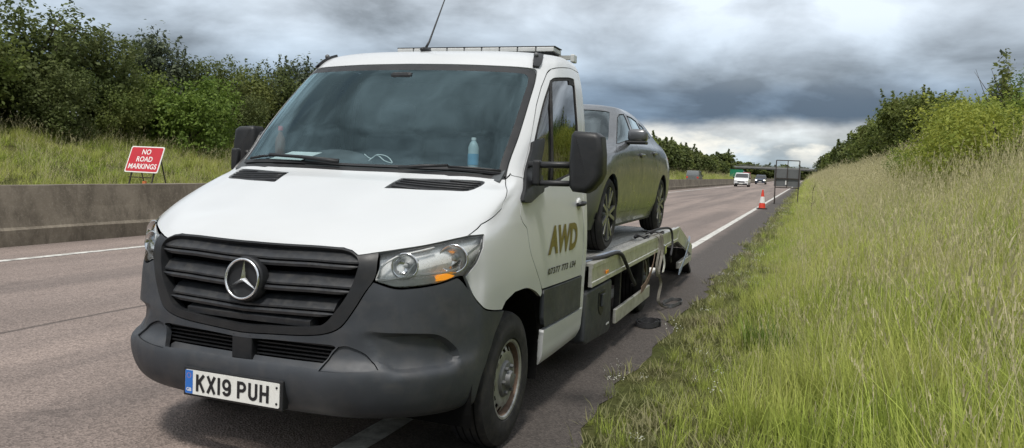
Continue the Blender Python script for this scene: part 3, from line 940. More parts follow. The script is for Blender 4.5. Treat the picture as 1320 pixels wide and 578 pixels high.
# ---- towed hatchback surface: rows (sill to roof) x columns (nose centre, round the side, to tail centre)
def _car_rows():
    R = []
    def row(fr, sx, sy, sz, re):
        R.append([tuple(p) for p in fr] + [(x, y, z) for x, y, z in zip(sx, sy, sz)] + [tuple(p) for p in re])
    Y0 = (.62, 1.25, 1.95, 2.62, 3.30, 3.86)
    row([(0, .12, .20), (.35, .13, .20), (.62, .20, .20), (.78, .38, .20)], (.80, .81, .81, .81, .81, .80), Y0, (.20,) * 6, [(.74, 4.14, .24), (.45, 4.23, .26), (0, 4.25, .26)])
    row([(0, .02, .36), (.35, .03, .36), (.64, .12, .36), (.82, .34, .36)], (.855, .855, .85, .85, .86, .86), Y0, (.36,) * 6, [(.80, 4.17, .38), (.5, 4.29, .38), (0, 4.31, .38)])
    row([(0, .0, .55), (.35, .015, .55), (.64, .11, .55), (.83, .36, .55)], (.878, .872, .868, .870, .880, .876), Y0, (.55,) * 6, [(.82, 4.18, .57), (.5, 4.30, .57), (0, 4.32, .57)])
    row([(0, .03, .68), (.35, .05, .68), (.63, .15, .68), (.82, .42, .69)], (.880, .880, .880, .882, .885, .872), Y0, (.71, .72, .73, .74, .75, .76), [(.81, 4.14, .77), (.5, 4.26, .77), (0, 4.28, .77)])
    row([(0, .14, .76), (.35, .16, .76), (.6, .25, .765), (.79, .50, .785)], (.865, .872, .874, .874, .872, .850), (.72, 1.27, 1.95, 2.62, 3.30, 3.84), (.805, .835, .85, .86, .87, .88), [(.78, 4.09, .89), (.5, 4.21, .90), (0, 4.23, .90)])
    row([(0, .65, .895), (.35, .66, .89), (.58, .70, .875), (.75, .80, .86)], (.83, .852, .858, .858, .848, .81), (1.00, 1.40, 2.0, 2.65, 3.30, 3.78), (.885, .915, .93, .94, .95, .965), [(.74, 4.03, .98), (.48, 4.14, .99), (0, 4.17, 1.0)])
    row([(0, 1.12, 1.00), (.35, 1.14, .998), (.58, 1.20, .985), (.71, 1.28, .970)], (.775, .815, .826, .822, .79, .75), (1.36, 1.60, 2.1, 2.7, 3.3, 3.72), (.965, .98, .995, 1.005, 1.02, 1.04), [(.69, 3.93, 1.06), (.45, 4.03, 1.08), (0, 4.06, 1.09)])
    row([(0, 1.52, 1.20), (.35, 1.54, 1.197), (.54, 1.60, 1.185), (.645, 1.68, 1.165)], (.70, .735, .75, .742, .71, .675), (1.74, 1.9, 2.25, 2.75, 3.25, 3.55), (1.16, 1.165, 1.17, 1.175, 1.18, 1.19), [(.61, 3.72, 1.21), (.4, 3.80, 1.22), (0, 3.83, 1.23)])
    row([(0, 1.92, 1.372), (.33, 1.94, 1.37), (.48, 1.98, 1.36), (.565, 2.05, 1.34)], (.60, .628, .64, .63, .605, .58), (2.1, 2.2, 2.45, 2.8, 3.12, 3.3), (1.335, 1.335, 1.34, 1.34, 1.335, 1.33), [(.52, 3.42, 1.33), (.35, 3.47, 1.34), (0, 3.5, 1.345)])
    row([(0, 2.05, 1.405), (.3, 2.06, 1.404), (.44, 2.10, 1.398), (.515, 2.16, 1.388)], (.545, .565, .575, .568, .545, .52), (2.2, 2.3, 2.5, 2.8, 3.05, 3.2), (1.386, 1.388, 1.39, 1.388, 1.382, 1.376), [(.46, 3.30, 1.37), (.3, 3.34, 1.378), (0, 3.36, 1.382)])
    row([(0, 2.4, 1.425), (.2, 2.4, 1.424), (.3, 2.42, 1.42), (.36, 2.45, 1.415)], (.38, .39, .40, .39, .37, .35), (2.48, 2.52, 2.65, 2.8, 2.95, 3.05), (1.413, 1.413, 1.414, 1.412, 1.408, 1.405), [(.3, 3.10, 1.403), (.2, 3.12, 1.405), (0, 3.13, 1.406)])
    row([(0, 2.68, 1.428), (.04, 2.68, 1.428), (.06, 2.69, 1.427), (.08, 2.70, 1.427)], (.09, .10, .10, .10, .09, .08), (2.71, 2.72, 2.75, 2.78, 2.81, 2.83), (1.426,) * 6, [(.06, 2.85, 1.425), (.04, 2.86, 1.425), (0, 2.87, 1.425)])
    # the roof sits a little lower, the tailgate a little further forward
    return [[(x, y - max(0, y - 3.0) * max(0, z - 1.0) * .40, z if z < .95 else .95 + (z - .95) * .88) for x, y, z in r] for r in R]
# ------------------------------------------------------------------ recovery truck: cab
TRUCK_LOC, TRUCK_RZ = (-2.3767, 2.8244, 0.0), 0.0137
truck = empty('recovery_truck', TRUCK_LOC, TRUCK_RZ, 'white recovery truck with dark grey bumper and aluminium flatbed parked across the edge line', 'truck')
SF = Surf(_rows())
def ccw(poly):
    a = sum(poly[i][0] * poly[(i + 1) % len(poly)][1] - poly[(i + 1) % len(poly)][0] * poly[i][1] for i in range(len(poly)))
    return list(poly) if a > 0 else list(reversed(poly))
def inset(sf, poly, g, step=.2):
    """move an outline inwards by g metres, measured on the surface"""
    p = np.array(resample(ccw(poly), step))
    P, N = sf(p), sf.normal(p)
    T = np.roll(P, -1, 0) - np.roll(P, 1, 0)
    T /= np.linalg.norm(T, axis=1)[:, None] + 1e-12
    D = np.cross(N, T) * g
    e = 1e-3
    Js, Jt = (sf(p + [e, 0]) - sf(p - [e, 0])) / (2 * e), (sf(p + [0, e]) - sf(p - [0, e])) / (2 * e)
    out = []
    for i in range(len(p)):
        A = np.stack([Js[i], Jt[i]], 1)
        d = np.linalg.lstsq(A, D[i], rcond=None)[0]
        out.append((p[i][0] + max(-.3, min(.3, d[0])), p[i][1] + max(-.3, min(.3, d[1]))))
    return out
GAP = .0030
def skin(name, poly, mat, parent=truck, holes=(), off=0.0, flange=.02, step=.22, gap=GAP, disp=None, sf=None, cuts=(), along=None):
    sf = sf or SF
    poly = inset(sf, poly, gap) if gap else ccw(poly)
    return panel(name, sf, poly, mat, parent, [ccw(h) for h in holes], off, flange, step, disp, cuts=cuts, along=along)
def both(name, poly, mat, parent=truck, label=None, **kw):
    a = skin(name, poly, mat, parent, **kw)
    hl = kw.pop('holes', ())
    b = skin(name, flip(poly), mat, parent if not isinstance(parent, tuple) else parent[1], holes=[flip(h) for h in hl], **kw)
    return a, b
O = OUT
def smo(p, keep=38):
    return smooth_poly(p, keep)
# bonnet, with its two black air vents
hood_front = O['hood']
bon = mirror_half(hood_front + O['headtop'] + O['shut'] + O['wbase'])
vent_o = smo(O['vent'], 60)
bonnet = skin('bonnet', smo(bon, 25), 'white_paint', holes=[vent_o, flip(vent_o)])
for sg in (1, -1):
    vo = vent_o if sg > 0 else flip(vent_o)
    v_ = skin('air_vent', vo, 'black_plastic', bonnet, off=-.006, flange=.01, step=.15)
    lo, hi = np.array(O['vent']).min(0), np.array(O['vent']).max(0)
    for k in range(5):
        tk = lo[1] + (hi[1] - lo[1]) * (k + .7) / 5.6
        ss_ = [s_ for s_ in np.linspace(lo[0], hi[0], 60) if in_poly(np.array([(s_, tk)]), inset(SF, O['vent'], .012))[0]]
        if len(ss_) > 3:
            pth = [(SF([(sg * s_, tk)])[0] + SF.normal([(sg * s_, tk)])[0] * -.001) for s_ in np.linspace(ss_[0], ss_[-1], 8)]
            MB().tube(pth, .004, 6).build('vent_louvre', 'slat_plastic', bonnet, True)
# grille surround and slats
sur = mirror_half(hood_front + O['sur'])
inn = mirror_half(O['inn'])
grille = skin('grille_surround', smo(sur, 30), 'black_plastic', holes=[smo(inn, 40)], flange=.06, off=.002)
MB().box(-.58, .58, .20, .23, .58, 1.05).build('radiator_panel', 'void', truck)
def curve_bar(name, s0, s1, tf, prof, mat, parent, n=14, taper=0.0):
    """bar along the loft at height tf(s); prof = [(back, up)] cross-section"""
    vs_, fs = [], []
    L = len(prof)
    sa = np.linspace(s0, s1, n)
    for i, s_ in enumerate(sa):
        p = SF([(s_, tf(s_))])[0]
        k = 1.0
        if taper:
            k = min(1.0, .25 + (abs(s1 - s_)) / taper)
        for b, u in prof:
            vs_.append((p[0], p[1] + b, p[2] + u * k))
    for i in range(n - 1):
        for j in range(L):
            j2 = (j + 1) % L
            fs.append((i * L + j, i * L + j2, (i + 1) * L + j2, (i + 1) * L + j))
    fs += [tuple(range(L)), tuple((n - 1) * L + j for j in range(L))]
    return MB().add(vs_, fs).build(name, mat, parent, auto=35)
blade = [(.020, .020), (.020, .012), (.085, .006), (.085, .064), (.058, .058)]
lip = [(.012, .004), (.008, -.004), (.012, -.016), (.05, -.014), (.05, .004)]
for sg in (1, -1):
    for key, s0, s1 in (('slat1', .0, 1.99), ('slat2', .0, 1.90), ('slat3', 0.0, 1.58)):
        pts = O[key]
        tf = lambda s_, q=pts: float(np.interp(abs(s_), [p[0] for p in q], [p[1] for p in q]))
        curve_bar('slat', sg * s0, sg * s1, tf, blade, 'slat_plastic', grille)
        curve_bar('slat_lip', sg * s0, sg * s1, tf, lip, 'slat_plastic', grille, taper=.25)
tf0 = lambda s_: 7.0 + .12 * min(1, abs(s_) / 1.6)
curve_bar('slat', -1.85, 1.85, tf0, [(.035, -.010), (.085, -.055), (.11, .0), (.06, .0)], 'slat_plastic', grille, 24)
curve_bar('slat', -1.15, 1.15, lambda s_: 4.93, [(.015, .02), (.02, -.005), (.085, -.01), (.085, .045)], 'slat_plastic', grille, 20)
# three-pointed star
def build_star():
    c, tilt = Vector((0, .044, .916)), .10
    ex, ey, ez = Vector((1, 0, 0)), Vector((0, math.sin(tilt), math.cos(tilt))), Vector((0, -math.cos(tilt), math.sin(tilt)))
    M_ = lambda x, y, z: c + ex * x + ey * y + ez * z
    e = MB()
    n = 48
    pr = [(0.104, -.05), (.104, -.012), (.102, -.004), (.097, 0.0), (.090, -.008), (0.0, -.014)]
    e.add([M_(r * math.cos(2 * math.pi * k / n), r * math.sin(2 * math.pi * k / n), h) for k in range(n) for r, h in pr],
          [(k * 6 + i, ((k + 1) % n) * 6 + i, ((k + 1) % n) * 6 + i + 1, k * 6 + i + 1) for k in range(n) for i in range(5)])
    emblem = e.build('emblem', 'black_plastic', truck, auto=40)
    t = MB()
    R_, r_, m = .0895, .0062, 10
    t.add([M_((R_ + r_ * math.cos(b)) * math.cos(a), (R_ + r_ * math.cos(b)) * math.sin(a), .006 + 1.3 * r_ * math.sin(b)) for a in [2 * math.pi * k / n for k in range(n)] for b in [2 * math.pi * k / m for k in range(m)]],
          [(i * m + j, ((i + 1) % n) * m + j, ((i + 1) % n) * m + (j + 1) % m, i * m + (j + 1) % m) for i in range(n) for j in range(m)])
    t.build('ring', 'chrome', emblem, True)
    s_ = MB()
    vs_ = [M_(0, 0, .016)]
    for k in range(6):
        a = math.pi / 2 + k * math.pi / 3
        r = .086 if k % 2 == 0 else .0135
        vs_.append(M_(r * math.cos(a), r * math.sin(a), .003 if k % 2 == 0 else -.002))
    vs_.append(M_(0, 0, -.012))
    fs = [(0, 1 + k, 1 + (k + 1) % 6) for k in range(6)] + [(7, 1 + (k + 1) % 6, 1 + k) for k in range(6)]
    s_.add(vs_, fs).build('star', 'chrome', emblem)
build_star()
# bumper
arch_f = O['archf']
low = [(5.3, .15), (4.0, 0.0), (2.0, 0.0), (0.0, 0.0)]
bum = mirror_half(list(reversed(O['sur']))[:-1] + O['headbot'] + O['btop'] + arch_f + low)
crs, fogp = smo(O['crease'], 80), smo(O['fog'], 50)
def bumper_disp(st):
    q = np.abs(st[:, 0])
    p = np.stack([q, st[:, 1]], 1)
    ins = in_poly(p, crs)
    d = poly_dist(p, crs)
    up = np.clip((st[:, 1] - 3.2) / .8, 0, 1)
    k = np.clip(d / (.42 - .27 * up), 0, 1)
    inn_ = np.clip((q - 2.1) / .9, 0, 1)
    return np.where(ins, -.030 * (k * k * (3 - 2 * k)) * np.clip((st[:, 1] - 2.65) / .9, 0, 1) * inn_, 0)
ink = mirror_half(O['intake'])
bumper = skin('bumper', smo(bum, 30), 'grey_plastic', holes=[smo(ink, 50), fogp, flip(fogp)], disp=bumper_disp, step=.11, flange=.03, cuts=[crs, flip(crs)])
for sg in (1, -1):
    skin('fog_cover', fogp if sg > 0 else flip(fogp), 'grey_plastic', bumper, off=-.010, flange=.02, step=.15)
# recessed lower air intake: dark duct, centre post and thin bars
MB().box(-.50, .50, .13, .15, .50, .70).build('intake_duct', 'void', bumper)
pst = MB()
pst.box(-.055, .055, .045, .13, .545, .665, .006)
pst.build('intake_post', 'black_plastic', bumper)
for k in range(5):
    z = .575 + .018 * k
    for sg in (1, -1):
        MB().bar((sg * .06, .085, z), (sg * .46, .105, z), .012, .006).build('intake_bar', 'black_plastic', bumper)
skin('intake_shelf', mirror_half([(0, 3.05), (1.45, 3.0), (1.62, 3.6), (1.5, 3.9), (0, 3.9)]), 'grey_plastic', bumper, off=-.05, flange=.0, step=.25, gap=0)
# wings
fender = [p for p in O['fend']]
wing_r, wing_l = both('front_wing', smo(fender, 30), 'white_paint')
# wheel-arch liners
for sg in (1, -1):
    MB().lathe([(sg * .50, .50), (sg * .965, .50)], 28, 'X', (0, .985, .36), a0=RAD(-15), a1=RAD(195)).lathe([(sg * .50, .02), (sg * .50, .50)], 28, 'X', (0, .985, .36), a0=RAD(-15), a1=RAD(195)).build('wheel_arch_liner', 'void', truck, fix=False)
MB().box(-.60, .60, .40, 2.40, .34, .80).build('underbody', 'chassis_black', truck)
# headlights
def build_lamp(sg):
    M_ = (lambda p: p) if sg > 0 else flip
    hp = smo(O['head'], 30)
    lamp = skin('headlight', M_(hp), 'lamp_chrome', off=-.045, flange=-.044, step=.2, gap=.002, along=(sg * .45, -.88, .12))
    ribs = skin('ribbed_strip', M_(O['ribs']), 'lamp_grey', lamp, off=-.014, flange=.03, step=.2)
    def on(st, off):
        st = (sg * st[0], st[1])
        return Vector(SF([st])[0] + SF.normal([st])[0] * off)
    for (bs, bt), r in zip(O['bowls'], (.058, .066)):
        c = on((bs, bt), -.008)
        d = Vector((sg * .25, -.97, .05)).normalized()
        x = d.cross(Vector((0, 0, 1))).normalized()
        y = x.cross(d)
        n, prof = 24, [(1.08, -.004), (1.0, 0.0), (.93, -.008), (.80, -.020), (.55, -.030), (.28, -.035), (.0, -.036)]
        vs_ = [c + (x * math.cos(a) + y * math.sin(a) * .95) * r * q + d * (h + .0) for a in [2 * math.pi * k / n for k in range(n)] for q, h in prof]
        L = len(prof)
        MB().add(vs_, [(k * L + i, ((k + 1) % n) * L + i, ((k + 1) % n) * L + i + 1, k * L + i + 1) for k in range(n) for i in range(L - 1)]).build('reflector_bowl', 'reflector', lamp, True)
        MB().tube([c + d * -.034, c + d * -.014, c + d * -.008], [.010, .010, .004], 10).build('bulb', 'lamp_white', lamp, True)
    for key, r in (('trim', .0055), ('trim2', .0045), ('trim3', .004)):
        MB().tube([on(p, -.008) for p in smooth_poly(O[key] + O[key][::-1][1:-1], 170)[:4 * len(O[key]) - 3]], r, 6).build('light_strip', 'lamp_white', lamp, True)
    skin('indicator', M_(O['indic']), 'amber_lit', lamp, off=-.010, flange=.03, step=.15)
    skin('lens', M_(hp), 'lamp_glass', lamp, off=.001, flange=0, step=.2)
for sg in (1, -1):
    build_lamp(sg)
# windscreen
wl, wg = mirror_half(O['wl']), mirror_half(O['wg'])
screen = skin('windscreen', smo(wg, 40), 'windscreen_glass', flange=0, gap=0)
skin('shade_band', mirror_half([(0, 15.30), (2.0, 15.32), (3.95, 15.36), (3.86, 15.66), (3.45, 15.76), (2.08, 15.735), (0, 15.73)]), 'shade_band', screen, off=-.004, flange=0, gap=0)
skin('windscreen_border', smo(wl, 40), 'black_plastic', screen, holes=[smo(wg, 40)], flange=.01)
cow = mirror_half(list(reversed(O['wbase'])) + [O['shut'][-1], O['wl'][4], O['wl'][3], O['wl'][2], O['wl'][1], O['wl'][0]])
skin('scuttle', cow, 'black_plastic', off=-.008, flange=.02)
def on_cab(st, off=0.0):
    return Vector(SF([st])[0] + SF.normal([st])[0] * off)
def wiper(blade_, arm_):
    w = MB().tube([on_cab(p, .016) for p in blade_], .008, 6).build('wiper', 'black_plastic', screen, True)
    MB().tube([on_cab(p, .026) for p in arm_], [.011] * (len(arm_) - 1) + [.008], 6).build('wiper_arm', 'black_plastic', screen, True)
wiper(O['wip2'], O['arm2'])
wiper([(-3.3, 13.05), (-2.6, 13.1), (-1.9, 13.12), (-1.2, 13.1), (-.3, 13.03)], [(-2.2, 13.1), (-1.2, 13.05), (-.6, 12.9), (-.25, 12.7)])
MB().box(-.075, .075, 1.47, 1.53, 1.955, 2.035, .02).build('rain_sensor', 'black_plastic', screen)
# roof and pillars
roof = mirror_half(list(reversed(O['wedge'])) + [(5.022, 13.04), (6.47, 11.99)] + O['doorf'][1:] + [(10.0, 16.95), (10.0, 20.0), (0.0, 20.0)])
cab = skin('cab_shell', smo(roof, 30), 'white_paint')
skin('headliner', mirror_half([(0, 16.1), (3, 16.1), (4.3, 16.2), (5.5, 16.6), (8.9, 17), (9.9, 17), (9.9, 19.9), (0, 19.9)]), 'dash_grey', off=-.035, flange=0, step=.4, gap=0)
# doors
door_o = O['doorf'] + [(9.80, 16.93), (9.80, 5.05)] + list(reversed(O['doorlow']))
win_o = smo(O['win'], 55)
def letter_patch(name, body, quad, mat, parent, bold, shear, squeeze, spacing, words=1):
    v, f = text_mesh(body, 1.0, bold, shear, squeeze, spacing)
    lo, hi = v.min(0), v.max(0)
    q = [np.array(x) for x in quad]
    a = (v[:, 0] - lo[0]) / (hi[0] - lo[0])
    b = (v[:, 1] - lo[1]) / (hi[1] - lo[1])
    st = np.outer((1 - a) * (1 - b), q[0]) + np.outer(a * (1 - b), q[1]) + np.outer(a * b, q[2]) + np.outer((1 - a) * b, q[3])
    P = SF(st) + SF.normal(st) * .0035
    # one mesh for each word: split at the widest gaps along the line
    xs = sorted((min(v[i, 0] for i in q), max(v[i, 0] for i in q)) for q in f)
    gaps, end = [], xs[0][1]
    for a_, b_ in xs[1:]:
        if a_ > end:
            gaps.append((a_ - end, (a_ + end) / 2))
        end = max(end, b_)
    cuts = sorted(g_[1] for g_ in sorted(gaps, reverse=True)[:words - 1]) + [1e9]
    lo_ = -1e9
    for hi_ in cuts:
        fw = [q for q in f if lo_ < v[q[0], 0] <= hi_]
        lo_ = hi_
        us = sorted({i for q in fw for i in q})
        mp_ = {i: k for k, i in enumerate(us)}
        mesh_obj(name, [P[i] for i in us], [tuple(mp_[i] for i in q) for q in fw], mat, parent)
for sg in (1, -1):
    M_ = (lambda p: p) if sg > 0 else flip
    door = skin('door', M_(smo(door_o, 25)), 'white_paint', holes=[M_(win_o)])
    inner_w = inset(SF, win_o, .020)
    skin('window_seal', M_(win_o), 'rubber', door, holes=[M_(inner_w)], off=-.004, flange=.015, step=.2, gap=0)
    skin('window_pane', M_(inner_w), 'door_glass', door, off=-.010, flange=0, gap=0)
    MB().tube([on_cab((sg * s_, t_), -.004) for s_, t_ in O['divider']], .011, 6).build('window_divider', 'rubber', door, True)
    skin('door_trim', M_(inset(SF, door_o, .02)), 'dash_grey', door, holes=[M_(win_o)], off=-.05, flange=0, step=.4, gap=0)
    skin('door_cladding', M_([(8.054, 5.16), (9.80, 5.03), (9.80, 2.70), (8.149, 2.86)]), 'grey_plastic', door, off=.006, flange=.025)
    # handle: recessed cup and bar
    hc = on_cab((sg * 9.55, 9.32), .002)
    n = Vector((sg, 0, .12)).normalized()
    MB().ico(hc, 1.0, 2, (.012, .052, .042)).build('handle_cup', 'lamp_grey', door, True)
    MB().tube([hc + Vector((sg * .004, -.062, -.004)), hc + Vector((sg * .030, -.05, 0)), hc + Vector((sg * .036, 0, .003)), hc + Vector((sg * .030, .05, .006)), hc + Vector((sg * .004, .062, .006))], [.012, .014, .015, .014, .012], 8).build('handle', 'black_plastic', door, True)
    if sg > 0:
        letter_patch('lettering', 'AWD', O['awd'], 'gold_vinyl', door, .045, .0, .8, 1.0)
        letter_patch('phone_number', '07377 773 134', O['tel'], 'black_vinyl', door, .028, .15, .8, 1.1, words=3)
    skin('sill', M_([(8.158, 2.74), (9.95, 2.64), (9.95, 0.0), (8.23, 0.0)]), 'white_paint', off=.004, flange=.03)
    skin('rear_pillar', M_([(9.82, 16.9), (10.0, 16.9), (10.0, 0.1), (9.82, 0.1)]), 'white_paint', flange=.02, gap=.001)
# mirrors
def build_mirror(sg, back=0.0):
    base = skin('mirror', smo(O['mbase'], 60) if sg > 0 else flip(smo(O['mbase'], 60)), 'black_plastic', truck, off=.022, flange=.03, gap=0)
    bm = bmesh.new()
    outl = [(1.205, 1.385), (1.200, 1.52), (1.206, 1.66), (1.222, 1.682), (1.34, 1.676), (1.372, 1.655), (1.384, 1.56), (1.386, 1.46), (1.372, 1.425), (1.335, 1.375), (1.30, 1.352), (1.225, 1.358)]
    fr = [bm.verts.new((sg * (x - back * .12), 1.13 + back, z)) for x, z in outl]
    bk = [bm.verts.new((sg * (x - back * .12), 1.245 + back, z)) for x, z in outl]
    n = len(outl)
    bm.faces.new(fr)
    bm.faces.new(list(reversed(bk)))
    for i in range(n):
        bm.faces.new((fr[i], fr[(i + 1) % n], bk[(i + 1) % n], bk[i]))
    bmesh.ops.recalc_face_normals(bm, faces=bm.faces)
    ed = [e for e in bm.edges if abs(e.verts[0].co.y - 1.13 - back) < 1e-5 and abs(e.verts[1].co.y - 1.13 - back) < 1e-5]
    bmesh.ops.bevel(bm, geom=ed, offset=.034, segments=4, profile=.5, affect='EDGES')
    bm.verts.index_update()
    MB().add([v.co[:] for v in bm.verts], [[v.index for v in f.verts] for f in bm.faces]).build('mirror_shell', 'black_plastic', base, auto=35)
    bm.free()
    cx = np.mean([p[0] for p in outl]); cz = np.mean([p[1] for p in outl])
    MB().prism([((x - cx) * .9, (z - cz) * .92) for x, z in outl], (sg * (cx - back * .12), 1.2455 + back, cz), (sg, 0, 0), (0, 0, 1), (0, 1, 0), .003).build('mirror_glass', 'reflector', base)
    for z, z2, w in ((1.495, 1.50, .036), (1.395, 1.40, .032)):
        MB().tube([(sg * .95, 1.235, z), (sg * 1.05, 1.195 + back * .5, z), (sg * 1.23, 1.19 + back, z2)], w * .5, 8).build('mirror_arm', 'black_plastic', base, True)
    MB().box(sg * .985, sg * 1.03, 1.175, 1.225, 1.38, 1.52, .012).build('mirror_bracket', 'black_plastic', base)
for sg in (1, -1):
    build_mirror(sg, 0.0 if sg > 0 else .42)
# marker lamps at the top of the screen, aerial
for sg in (1, -1):
    wlp = O['wlamp'] if sg > 0 else flip(O['wlamp'])
    mk = skin('marker_lamp', wlp, 'black_plastic', off=.018, flange=.03, step=.2, gap=0)
    MB().ico(on_cab((sg * 3.98, 17.20), .022), .017, 2).build('lamp_dome', 'hub_cap', mk, True)
aer = MB().ico((-.06, 1.93, 2.236), 1.0, 2, (.028, .075, .022)).build('aerial', 'black_plastic', truck, True)
MB().tube([(-.06, 1.92, 2.245), (-.052, 1.96, 2.30), (-.03, 2.16, 2.66), (-.02, 2.26, 2.84)], [.010, .007, .004, .003], 6).build('aerial_mast', 'black_plastic', aer, True)
# amber-and-clear light bar on the headboard behind the roof
bar = MB().box(-.645, .645, 2.60, 2.78, 2.308, 2.322, .004).box(-.645, .645, 2.60, 2.78, 2.358, 2.366, .003).build('light_bar', 'black_plastic', truck)
for k in range(9):
    x0 = -.640 + k * .1428
    MB().box(x0, x0 + .134, 2.592, 2.788, 2.3225, 2.3575, .006).build('light_module', 'lamp_grey', bar)
hb = MB()
for sg in (1, -1):
    hb.bar((sg * .62, 2.72, .8), (sg * .62, 2.72, 2.30), .05)
hb.bar((-.76, 2.72, 2.295), (.76, 2.72, 2.295), .030, .03)
hb.bar((-.645, 2.72, 1.5), (.645, 2.72, 1.5), .04)
hb.build('headboard_frame', 'aluminium', truck)
MB().box(.745, .775, 2.66, 2.74, 2.255, 2.312, .006).build('side_lamp', 'lamp_grey', truck)
# rear wall of the cab with its window
rw = MB()
ts = np.linspace(0, 20, 60)
Pr = SF([(10.0, t_) for t_ in ts])
for i in range(len(ts) - 1):
    (u0, _, z0), (u1, _, z1) = Pr[i], Pr[i + 1]
    rw.add([(-u0, 2.449, z0), (u0, 2.449, z0), (u1, 2.449, z1), (-u1, 2.449, z1)], [(0, 1, 2, 3)])
rw.build('rear_wall', 'dash_grey', truck)
# cabin
MB().prism([(1.02, .85), (1.02, 1.40), (1.10, 1.455), (1.42, 1.455), (1.50, 1.42), (1.56, 1.28), (1.56, .85)], (-.86, 0, 0), (0, 1, 0), (0, 0, 1), (1, 0, 0), 1.72).build('dashboard', 'dash_grey', truck)
MB().ico((-.40, 1.43, 1.455), 1.0, 3, (.24, .13, .085)).build('instrument_hood', 'dash_grey', truck, True)
MB().box(-.8, .8, 1.0, 2.44, .78, .84).build('cab_floor', 'chassis_black', truck)
def steering():
    c = Vector((-.40, 1.66, 1.36))
    ax = Vector((0, .80, .60)).normalized()
    x = Vector((1, 0, 0))
    y = ax.cross(x).normalized()
    n, m, R_, r_ = 40, 8, .19, .016
    w = MB().add([c + (x * math.cos(a) + y * math.sin(a)) * (R_ + r_ * math.cos(b)) + ax * r_ * math.sin(b) for a in [2 * math.pi * k / n for k in range(n)] for b in [2 * math.pi * k / m for k in range(m)]],
                 [(i * m + j, ((i + 1) % n) * m + j, ((i + 1) % n) * m + (j + 1) % m, i * m + (j + 1) % m) for i in range(n) for j in range(m)]).build('steering_wheel', 'black_plastic', truck, True)
    h = MB().ico(c, .06, 2)
    for a in (0, math.pi, -math.pi / 2):
        h.bar(c, c + (x * math.cos(a) + y * math.sin(a)) * R_, .03, .015)
    h.build('wheel_hub', 'black_plastic', w)
steering()
for u0, u1 in ((-.68, -.20), (-.08, .33), (.36, .78)):
    st_ = MB().box(u0, u1, 1.72, 2.20, .98, 1.12, .04).build('seat', 'seat_cloth', truck, auto=60)
    MB().box(u0 + .02, u1 - .02, 2.16, 2.32, 1.08, 1.68, .05).build('seat_back', 'seat_cloth', st_, auto=60)
    MB().box(u0 + .10, u1 - .10, 2.22, 2.32, 1.70, 1.90, .04).build('headrest', 'seat_cloth', st_, auto=60)
for sg in (-1, 1):
    MB().ribbon([(sg * .80, 2.30, 2.0), (sg * .70, 2.2, 1.65), (sg * .5, 2.12, 1.3)], .05, .003, (0, 1, .2)).build('seat_belt', 'strap_black', truck)
